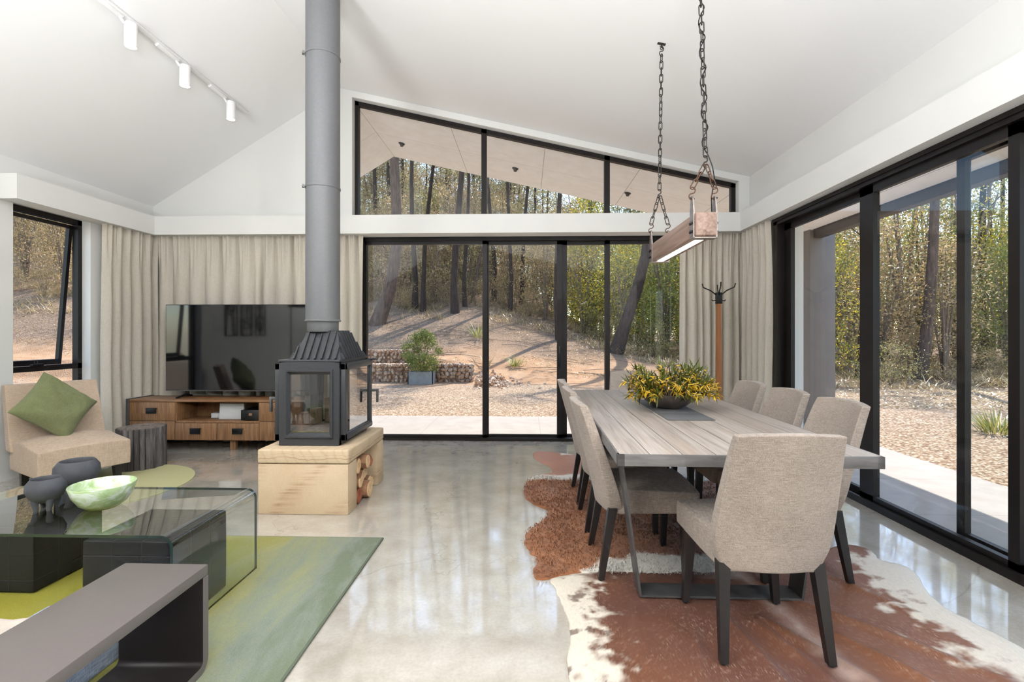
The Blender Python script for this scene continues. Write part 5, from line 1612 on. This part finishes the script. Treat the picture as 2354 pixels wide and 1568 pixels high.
b = MB(); b.b2(-0.32, 0.32, -0.18, 0.18, 0.0, 0.29); b.build('soil', M['bark'], t)

# ------------------------------------------------------------------ foliage makers (mesh data shared between copies)
def leafquad(V, F, p, d, s, L, w):
    b0 = len(V)
    m = p + d * (L * 0.45)
    V.extend((tuple(p), tuple(m + s * w), tuple(p + d * L), tuple(m - s * w)))
    F.append((b0, b0 + 1, b0 + 2, b0 + 3))
def runit(r):
    while True:
        v = Vector((r.uniform(-1, 1), r.uniform(-1, 1), r.uniform(-1, 1)))
        if 0.05 < v.length < 1: return v.normalized()
def clumps(r, centres, rad, per, L, w, droop=0.5, V=None, F=None):
    V = [] if V is None else V; F = [] if F is None else F
    for c in centres:
        c = Vector(c)
        k = r.uniform(0.6, 1.25)
        for i in range(per):
            o_ = runit(r) * rad * k * (r.random() ** 0.45)
            o_.z *= 0.7
            d = (runit(r) + Vector((0, 0, -droop))).normalized()
            s = d.cross(runit(r))
            if s.length < 0.05: continue
            s.normalize()
            ll = L * r.uniform(0.6, 1.35)
            leafquad(V, F, c + o_, d, s, ll, w * r.uniform(0.7, 1.3))
    return V, F
def trunk_mb(r, pts, rad, n=9, limbs=()):
    b = MB()
    b.tube(pts, rad, n)
    for lp, lr in limbs: b.tube(lp, lr, 6)
    return b

def gum(name, label, H, r0, lean, crown0, seed, mat='leafgum', bark='bark', ncl=42, per=85, spread=2.2, group=None, base=(0, 0, 0), bend=0.0, L=0.15, limb_n=7):
    """tall gum: trunk with limbs, leaf clumps at the limb ends"""
    r = random.Random(seed)
    t = thing(name, label, 'tree', base, 0, group)
    pts, rad = [], []
    for k in range(11):
        u = k / 10
        uu = min(u, 1 / (2 * bend)) if bend > 0 else u
        x = lean[0] * H * (uu - bend * uu * uu) + 0.12 * math.sin(u * 7 + seed) * (u > 0)
        y = lean[1] * H * u
        pts.append((x, y, -0.25 + (H + 0.25) * u)); rad.append(r0 * ((1.35 if k == 0 else 1.0) - 0.72 * u))
    limbs, cen = [], []
    def at(u):
        q = u * 10; i = min(9, int(q)); return Vector(pts[i]).lerp(Vector(pts[i + 1]), q - i)
    for k in range(limb_n):
        u = crown0 + (1 - crown0) * (k + 0.5) / limb_n
        a = r.uniform(0, 2 * PI); ln = spread * r.uniform(0.6, 1.2) * (1.1 - 0.5 * u)
        p0 = at(u); p2 = p0 + Vector((math.cos(a) * ln, math.sin(a) * ln, ln * r.uniform(0.25, 0.8)))
        p1 = p0.lerp(p2, 0.5) + Vector((0, 0, 0.15 * ln))
        limbs.append(([p0, p1, p2], [r0 * 0.28, r0 * 0.16, r0 * 0.05]))
        for m in range(int(ncl / limb_n)):
            f_ = r.uniform(0.35, 1.1)
            cen.append(p0.lerp(p2, f_) + runit(r) * 0.65 * spread * 0.5)
    for m in range(4): cen.append(at(1.0) + runit(r) * 0.6)
    trunk_mb(r, pts, rad, 10, limbs).build('trunk', M[bark], t, ang=80)
    V, F = clumps(r, cen, spread * 0.30, per, L, L * 0.16, 0.7)
    mesh_obj('crown', V, F, M[mat], t)
    return t
def bush(name, label, H, W, seed, mat, ncl=30, per=90, L=0.10, group=None, base=(0, 0, 0), stems=5, lw=0.22, low=0.12, cat='shrub', rad=0.26):
    r = random.Random(seed)
    t = thing(name, label, cat, base, 0, group)
    b = MB(); cen = []
    for k in range(stems):
        a = 2 * PI * k / stems + r.uniform(-0.4, 0.4); sp_ = r.uniform(0.15, 0.8) * W * 0.5
        p2 = Vector((math.cos(a) * sp_, math.sin(a) * sp_, H * r.uniform(0.65, 0.98)))
        p1 = Vector((p2.x * 0.35, p2.y * 0.35, p2.z * 0.5))
        b.tube([(0, 0, -0.1), p1, p2], [0.012 * H, 0.008 * H, 0.003 * H], 5)
    for k in range(ncl):
        a = r.uniform(0, 2 * PI); u = r.uniform(low, 1.0)
        prof = math.sin(PI * min(1, (u * 0.8 + 0.15))) ** 0.7
        q = W * 0.5 * prof * math.sqrt(r.uniform(0.05, 1.0))
        cen.append((math.cos(a) * q, math.sin(a) * q, H * u))
    b.build('stems', M['twig'], t, ang=80)
    V, F = clumps(r, cen, W * rad, per, L, L * lw, 0.25)
    mesh_obj('crown', V, F, M[mat], t)
    return t
def tuft(name, label, H, W, n, seed, mat, base, group=None):
    r = random.Random(seed); V, F = [], []
    for k in range(n):
        a = r.uniform(0, 2 * PI); p = Vector((math.cos(a), math.sin(a), 0)) * W * 0.22 * math.sqrt(r.random())
        d = Vector((math.cos(a) * r.uniform(0.1, 1.0), math.sin(a) * r.uniform(0.1, 1.0), 1.0)).normalized()
        blade(V, F, p, d, H * r.uniform(0.6, 1.15), 0.006 + 0.004 * H, -r.uniform(0.1, 0.6) )
    o = mesh_obj(name, V, F, M[mat])
    o.location = base
    return tag(o, label, 'grass', group)

bush('planter_shrub', 'rounded green shrub growing out of the grey planter box', 1.15, 1.0, 3, 'leafgreen', 64, 110, 0.055, base=(px_, 13.25, G0 + 0.27), stems=7, lw=0.2, low=0.05, rad=0.2)
def gp(x, y): return (x, y, terr(x, y) - 0.01)
tuft('grass_tuft', 'small dark green tuft on the sand right of the gabions', 0.42, 0.6, 90, 4, 'greengrass', gp(-0.38, 15.3))
tuft('grass_tuft', 'tall pale strappy tuft on the bank behind the planter shrub', 0.75, 0.6, 60, 6, 'greengrass', gp(-1.85, 18.2))
tuft('grass_tuft', 'yellow green spiky tuft in the gravel outside the side doors', 0.42, 0.8, 130, 8, 'greengrass', gp(6.45, 6.9))
tuft('grass_tuft', 'thin grey green tuft on the sand behind the first door mullion', 0.5, 0.5, 40, 9, 'drygrass', gp(-1.25, 15.2))
tuft('grass_tuft', 'tawny dry tuft on the bare bank seen through the awning window', 0.7, 1.0, 110, 12, 'drygrass', gp(-15.6, 17.6))

# rubble spilling from the end of the lower gabion
V, F = [], []
for k in range(420):
    x = -1.35 + abs(ro.gauss(0, 0.55)); y = 13.2 + ro.gauss(0, 0.45); s = ro.uniform(0.02, 0.07)
    z = terr(x, y) + max(0, 0.25 - 0.3 * abs(x + 1.3)) * ro.random()
    bm = bmesh.new(); bmesh.ops.create_icosphere(bm, subdivisions=1, radius=s)
    o = len(V); e = Euler((ro.uniform(0, 6), ro.uniform(0, 6), 0)).to_matrix()
    for v in bm.verts:
        q = e @ Vector((v.co.x, v.co.y * 0.8, v.co.z * 0.55)); V.append((x + q.x, y + q.y, z + q.z))
    for f in bm.faces: F.append(tuple(o + v.index for v in f.verts))
    bm.free()
tag(mesh_obj('rubble', V, F, M['stone']), 'loose broken rock spilling beside the lower gabion', 'rubble', kind='stuff')

# ------------------------------------------------------------------ the trees one can tell apart

def gz(x, y): return (x, y, terr(x, y))
gum('gum_tree', 'thick dark gum leaning from the slope at the left edge of the sliding doors', 17, 0.27, (0.376, 0), 0.5, 1, bend=1.8, base=gz(-6.33, 20.15), bark='barkgrey')
gum('gum_tree', 'dark upright gum trunk paired closely with a leaning thinner one', 15, 0.135, (-0.005, 0), 0.45, 2, base=gz(-5.28, 22.8), ncl=28)
gum('gum_tree', 'thin dark gum leaning slightly away from its close upright partner', 14, 0.12, (0.07, 0), 0.45, 3, base=gz(-4.80, 22.35), ncl=24)
gum('gum_tree', 'stout dark gum with flared base in the middle of first glass panel', 16, 0.17, (0.035, 0), 0.5, 4, base=gz(-3.23, 21.95), ncl=34)
gum('gum_tree', 'slim dark gum standing just behind the stout flared gum', 15, 0.10, (0.01, 0), 0.55, 5, base=gz(-2.95, 23.2), ncl=24)
gum('gum_tree', 'slender gum leaning away to the right behind the first door mullion', 13, 0.09, (0.13, 0), 0.5, 6, base=gz(-2.75, 24.2), ncl=22, bark='barkgrey')
gum('gum_tree', 'crooked gum trunk just past the first door mullion', 12, 0.13, (-0.03, 0), 0.55, 7, base=gz(-1.70, 24.85), ncl=26)
gum('gum_tree', 'straight charcoal gum trunk in the narrow second glass panel', 17, 0.10, (0.0, 0), 0.6, 8, base=gz(-0.82, 23.65), ncl=26)
gum('gum_tree', 'slim leaning gum trunk beside the straight charcoal one', 14, 0.115, (0.06, 0), 0.5, 9, base=gz(-0.28, 25.4), ncl=26)
gum('gum_tree', 'dark gum trunk half hidden by the black door handle stile', 16, 0.12, (0.0, 0), 0.55, 10, base=gz(1.31, 19.5), ncl=40)
gum('gum_tree', 'curved dark gum sweeping up beside the yellow wattle thicket', 13, 0.24, (0.44, 0), 0.6, 11, bend=1.13, base=gz(3.33, 18.7), ncl=34)
gum('gum_tree', 'thin young gum seen between side-door frame and first stile', 9, 0.07, (0.02, 0), 0.45, 12, base=gz(9.9, 14.9), ncl=26, L=0.13, spread=1.5)
gum('gum_tree', 'pale leaning gum trunk seen through the wide side-door panel', 13, 0.16, (0.10, 0.0), 0.5, 13, base=gz(11.4, 14.6), ncl=34, bark='barkgrey')
gum('gum_tree', 'bare-limbed tall gum against the sky through the last side-door pane', 13, 0.15, (0.03, 0), 0.55, 14, base=gz(17.2, 19.0), ncl=22, per=50)

# ------------------------------------------------------------------ the massed bush behind (copies of a few kinds)
GG = 'slender gums in the massed bush'
GB = 'scrub bushes under the gums'
GW = 'wattle thicket beyond the side doors'
gums = [gum('forest_gum', 'slender gum in the massed bush beyond the glass', 13 + k, 0.10 + 0.02 * k, (0.03 * (k - 1), 0), 0.30, 40 + k, group=GG, ncl=48, per=80, base=(0, 0, -50), bark='barkgrey' if k == 1 else 'bark', L=0.16) for k in range(3)]
sapl = [bush('scrub_bush', 'brown green scrub bush under the massed gums', 4.6 + 0.6 * k, 3.2, 60 + k, ('leafgum', 'leafdry', 'leafdry')[k], 60, 80, 0.115, group=GB, base=(0, 0, -50), stems=6, lw=0.2) for k in range(3)]
watt = [bush('wattle_bush', 'yellow green wattle bush in the thicket beyond the side doors', 5.2 + 0.6 * k, 3.4, 70 + k, ('leafwattle', 'leafgreen', 'leafwattle')[k], 66, 85, 0.11, group=GW, base=(0, 0, -50), stems=6, lw=0.2) for k in range(3)]
low = [bush('scrub_bush', 'brown green scrub bush under the massed gums', 1.5, 2.0, 80 + k, ('leafdry', 'leafgum')[k], 30, 60, 0.08, group=GB, base=(0, 0, -50), stems=6, lw=0.18) for k in range(2)]
used = set()
def put(o, x, y, sc):
    rz = ro.uniform(0, 2 * PI)
    if o.name in used: place(o, gz(x, y), rz, scale=sc)
    else:
        used.add(o.name); o.location = gz(x, y); o.rotation_euler = (0, 0, rz); o.scale = (sc,) * 3
def yfront(q):
    if q < -0.55: return 23.5
    if q < 0.02: return 25.0
    if q < 0.22: return 25.0 - (q - 0.02) * 16
    if q < 0.5: return 21.5 - (q - 0.22) * 18
    return 15.5
for row in range(9):
    q = -1.14
    while q < 1.14:
        y = yfront(q) + row * 2.7 + ro.uniform(-0.9, 0.9)
        x = q * y
        if (-1.14 < q < -0.88) or (-0.36 < q < 1.1):
            right = q > 0.10 + ro.uniform(-0.06, 0.06)
            if row < 4 or row > 5:
                k = ro.randrange(3)
                if q > 0.52 and (row > 4 or ro.random() < 0.3):
                    if row > 4 and q > 0.7: q += 1.9 / (yfront(q) + row * 2.7); continue
                    right = False
                put((watt if right else sapl)[k], x, y, ro.uniform(0.8, 1.25) * (0.75 if row == 0 else (1.0 if row < 4 else 1.7)))
            if row >= 2 and ro.random() < (0.6 if q < 0.3 else 0.4):
                put(gums[ro.randrange(3)], x + ro.uniform(-1, 1), y + 0.8, ro.uniform(0.8, 1.15))
            if row == 0:
                for m in range(2): put(low[0 if not right else 1], x + ro.uniform(-1, 1), y - ro.uniform(0.3, 1.8), ro.uniform(0.4, 0.9))
        q += (1.9 if row < 4 else 3.0) / (yfront(q) + row * 2.7)

# dry grass, sticks and leaf litter: uncountable ground cover
V, F = [], []
for k in range(9000):
    q = ro.uniform(-0.36, 1.08) if ro.random() < 0.85 else ro.uniform(-1.1, -0.92)
    y = yfront(q) - 4.2 + 7 * ro.random() ** 0.8
    if q > 0.5: y = ro.uniform(12.5, 19)
    x = q * y
    den = noise.noise((x * 0.5, y * 0.7, 2.0))
    if den < -0.05: continue
    p = Vector((x, y, terr(x, y) - 0.02)); a = ro.uniform(0, 2 * PI)
    for m in range(3):
        d = Vector((math.cos(a + m) * 0.7, math.sin(a + m) * 0.7, ro.uniform(0.4, 1.3)))
        blade(V, F, p, d, ro.uniform(0.2, 0.55), 0.010, -0.4)
tag(mesh_obj('dry_grass', V, F, M['drygrass']), 'tawny dry grass along the foot of the bush', 'grass', kind='stuff')
st_ = MB()
for k in range(260):
    q = ro.uniform(-0.34, 0.25)
    y = yfront(q) + ro.uniform(-1.0, 3.5); x = q * y; z = terr(x, y)
    h_ = ro.uniform(1.5, 5.0); lx = ro.gauss(0, 0.18) * h_
    st_.tube([(x, y, z - 0.05), (x + lx * 0.4, y, z + h_ * 0.5), (x + lx, y, z + h_)], [0.010, 0.008, 0.004], 4)
for k in range(120):
    q = ro.uniform(-0.34, 0.95); y = ro.uniform(14.5, 21); x = q * y; z = terr(x, y) + 0.02
    a = ro.uniform(-0.6, 0.6); L = ro.uniform(0.4, 1.8)
    st_.tube([(x, y, z), (x + L * math.cos(a) * 0.5, y + L * math.sin(a) * 0.5, terr(x + L * math.cos(a) * 0.5, y + L * math.sin(a) * 0.5) + 0.06), (x + L * math.cos(a), y + L * math.sin(a), terr(x + L * math.cos(a), y + L * math.sin(a)) + 0.03)], 0.008, 4)
tag(st_.build('dead_sticks', M['twig'], ang=80), 'dead sticks and thin bare stems through the scrub', 'sticks', kind='stuff')
# leaf litter and chips on the bank
V, F = [], []
for k in range(26000):
    q = ro.uniform(-0.36, 1.05) if ro.random() < 0.85 else ro.uniform(-1.1, -0.92)
    y = 14.2 + 9.5 * ro.random() if q < 0.5 else 9 + 8 * ro.random()
    x = q * y
    if q < 0.3 and noise.noise((x * 0.4, y * 0.6, 8.0)) < (-0.1 if y > 16.5 else 0.15): continue
    p = Vector((x, y, terr(x, y) + 0.012)); a = ro.uniform(0, 2 * PI)
    d = Vector((math.cos(a), math.sin(a), ro.uniform(-0.1, 0.5))).normalized(); s = Vector((-d.y, d.x, ro.uniform(-0.3, 0.3))).normalized()
    leafquad(V, F, p, d, s, ro.uniform(0.05, 0.12), ro.uniform(0.008, 0.018))
tag(mesh_obj('leaf_litter', V, F, M['drygrass']), 'fallen leaf and bark litter over the sandy bank', 'leaf litter', kind='stuff')
# ------------------------------------------------------------------ camera, sun, sky, lamps
cam = bpy.data.cameras.new('camera')
co = link(bpy.data.objects.new('camera', cam))
cam.sensor_fit = 'HORIZONTAL'; cam.sensor_width = 36.0
cam.lens = 1120.0 / 2354.0 * 36.0
cam.shift_y = -16.0 / 2354.0
cam.clip_start = 0.02; cam.clip_end = 400
co.location = (0, 0, 1.25)
co.rotation_euler = (PI / 2, 0, math.atan(34 / 1120.0))
SC.camera = co

def lamp(name, typ, loc, energy, col=(1, 1, 1), direction=None, **kw):
    l = bpy.data.lights.new(name, typ)
    l.energy = energy; l.color = col
    for k, v in kw.items(): setattr(l, k, v)
    o = link(bpy.data.objects.new(name, l))
    o.location = loc
    if direction is not None:
        o.rotation_euler = Vector(direction).to_track_quat('-Z', 'Y').to_euler()
    return o

SUNV = Vector((0.336, 0.60, 1.0)).normalized()
lamp('sun', 'SUN', (10, 20, 30), SUN_E, (1.0, 0.95, 0.88), -SUNV, angle=math.radians(0.6))
w = bpy.data.worlds.new('sky'); SC.world = w
w.use_nodes = True
nt = w.node_tree
bg = nt.nodes['Background']
sk = nt.nodes.new('ShaderNodeTexSky')
sk.sky_type = 'NISHITA'
sk.sun_disc = False
sk.sun_elevation = math.asin(SUNV.z)
sk.sun_rotation = math.atan2(SUNV.x, SUNV.y)
sk.air_density = 1.0; sk.dust_density = 0.6; sk.ozone_density = 1.0
nt.links.new(sk.outputs[0], bg.inputs[0])
bg.inputs[1].default_value = SKY_E

# added fill lights with no fittings behind the viewer wash the white ceiling
for x, y in UPFILLS:
    lamp('ceiling_fill', 'AREA', (x, y, 1.36), E_UPFILL, (0.965, 0.98, 1.0), (0, 0.0, 1), shape='DISK', size=1.2)
lamp('curtain_fill_spot', 'SPOT', (2.152, -1.6, 2.5), E_FILL, (1.0, 0.985, 0.96), (-4.6, 7.2, -2.3), spot_size=math.radians(70), spot_blend=0.8, shadow_soft_size=0.05)  # added side fill without a fitting, brings out the curtain folds
# room lamps: ceiling spots on the track
for yy in (3.56, 4.16, 4.82):
    lamp('track_spot', 'SPOT', (-2.98, yy, 3.36), E_SPOT, (1.0, 0.96, 0.9), (0.1, 0, -1), spot_size=math.radians(85), spot_blend=0.9, shadow_soft_size=0.04)

SC.view_settings.view_transform = 'Standard'
SC.view_settings.look = 'None'
SC.view_settings.exposure = EXPO
SC.view_settings.gamma = 1.0
SC.view_settings.use_curve_mapping = False
cy = SC.cycles
cy.use_denoising = True
try: cy.denoiser = 'OPENIMAGEDENOISE'
except Exception: pass
cy.max_bounces = 5; cy.diffuse_bounces = 3; cy.glossy_bounces = 3; cy.transmission_bounces = 3; cy.transparent_max_bounces = 14
cy.use_adaptive_sampling = True; cy.adaptive_threshold = 0.06; cy.adaptive_min_samples = 24
cy.debug_use_spatial_splits = True
cy.caustics_reflective = False; cy.caustics_refractive = False
cy.sample_clamp_indirect = 6.0
cy.blur_glossy = 0.5
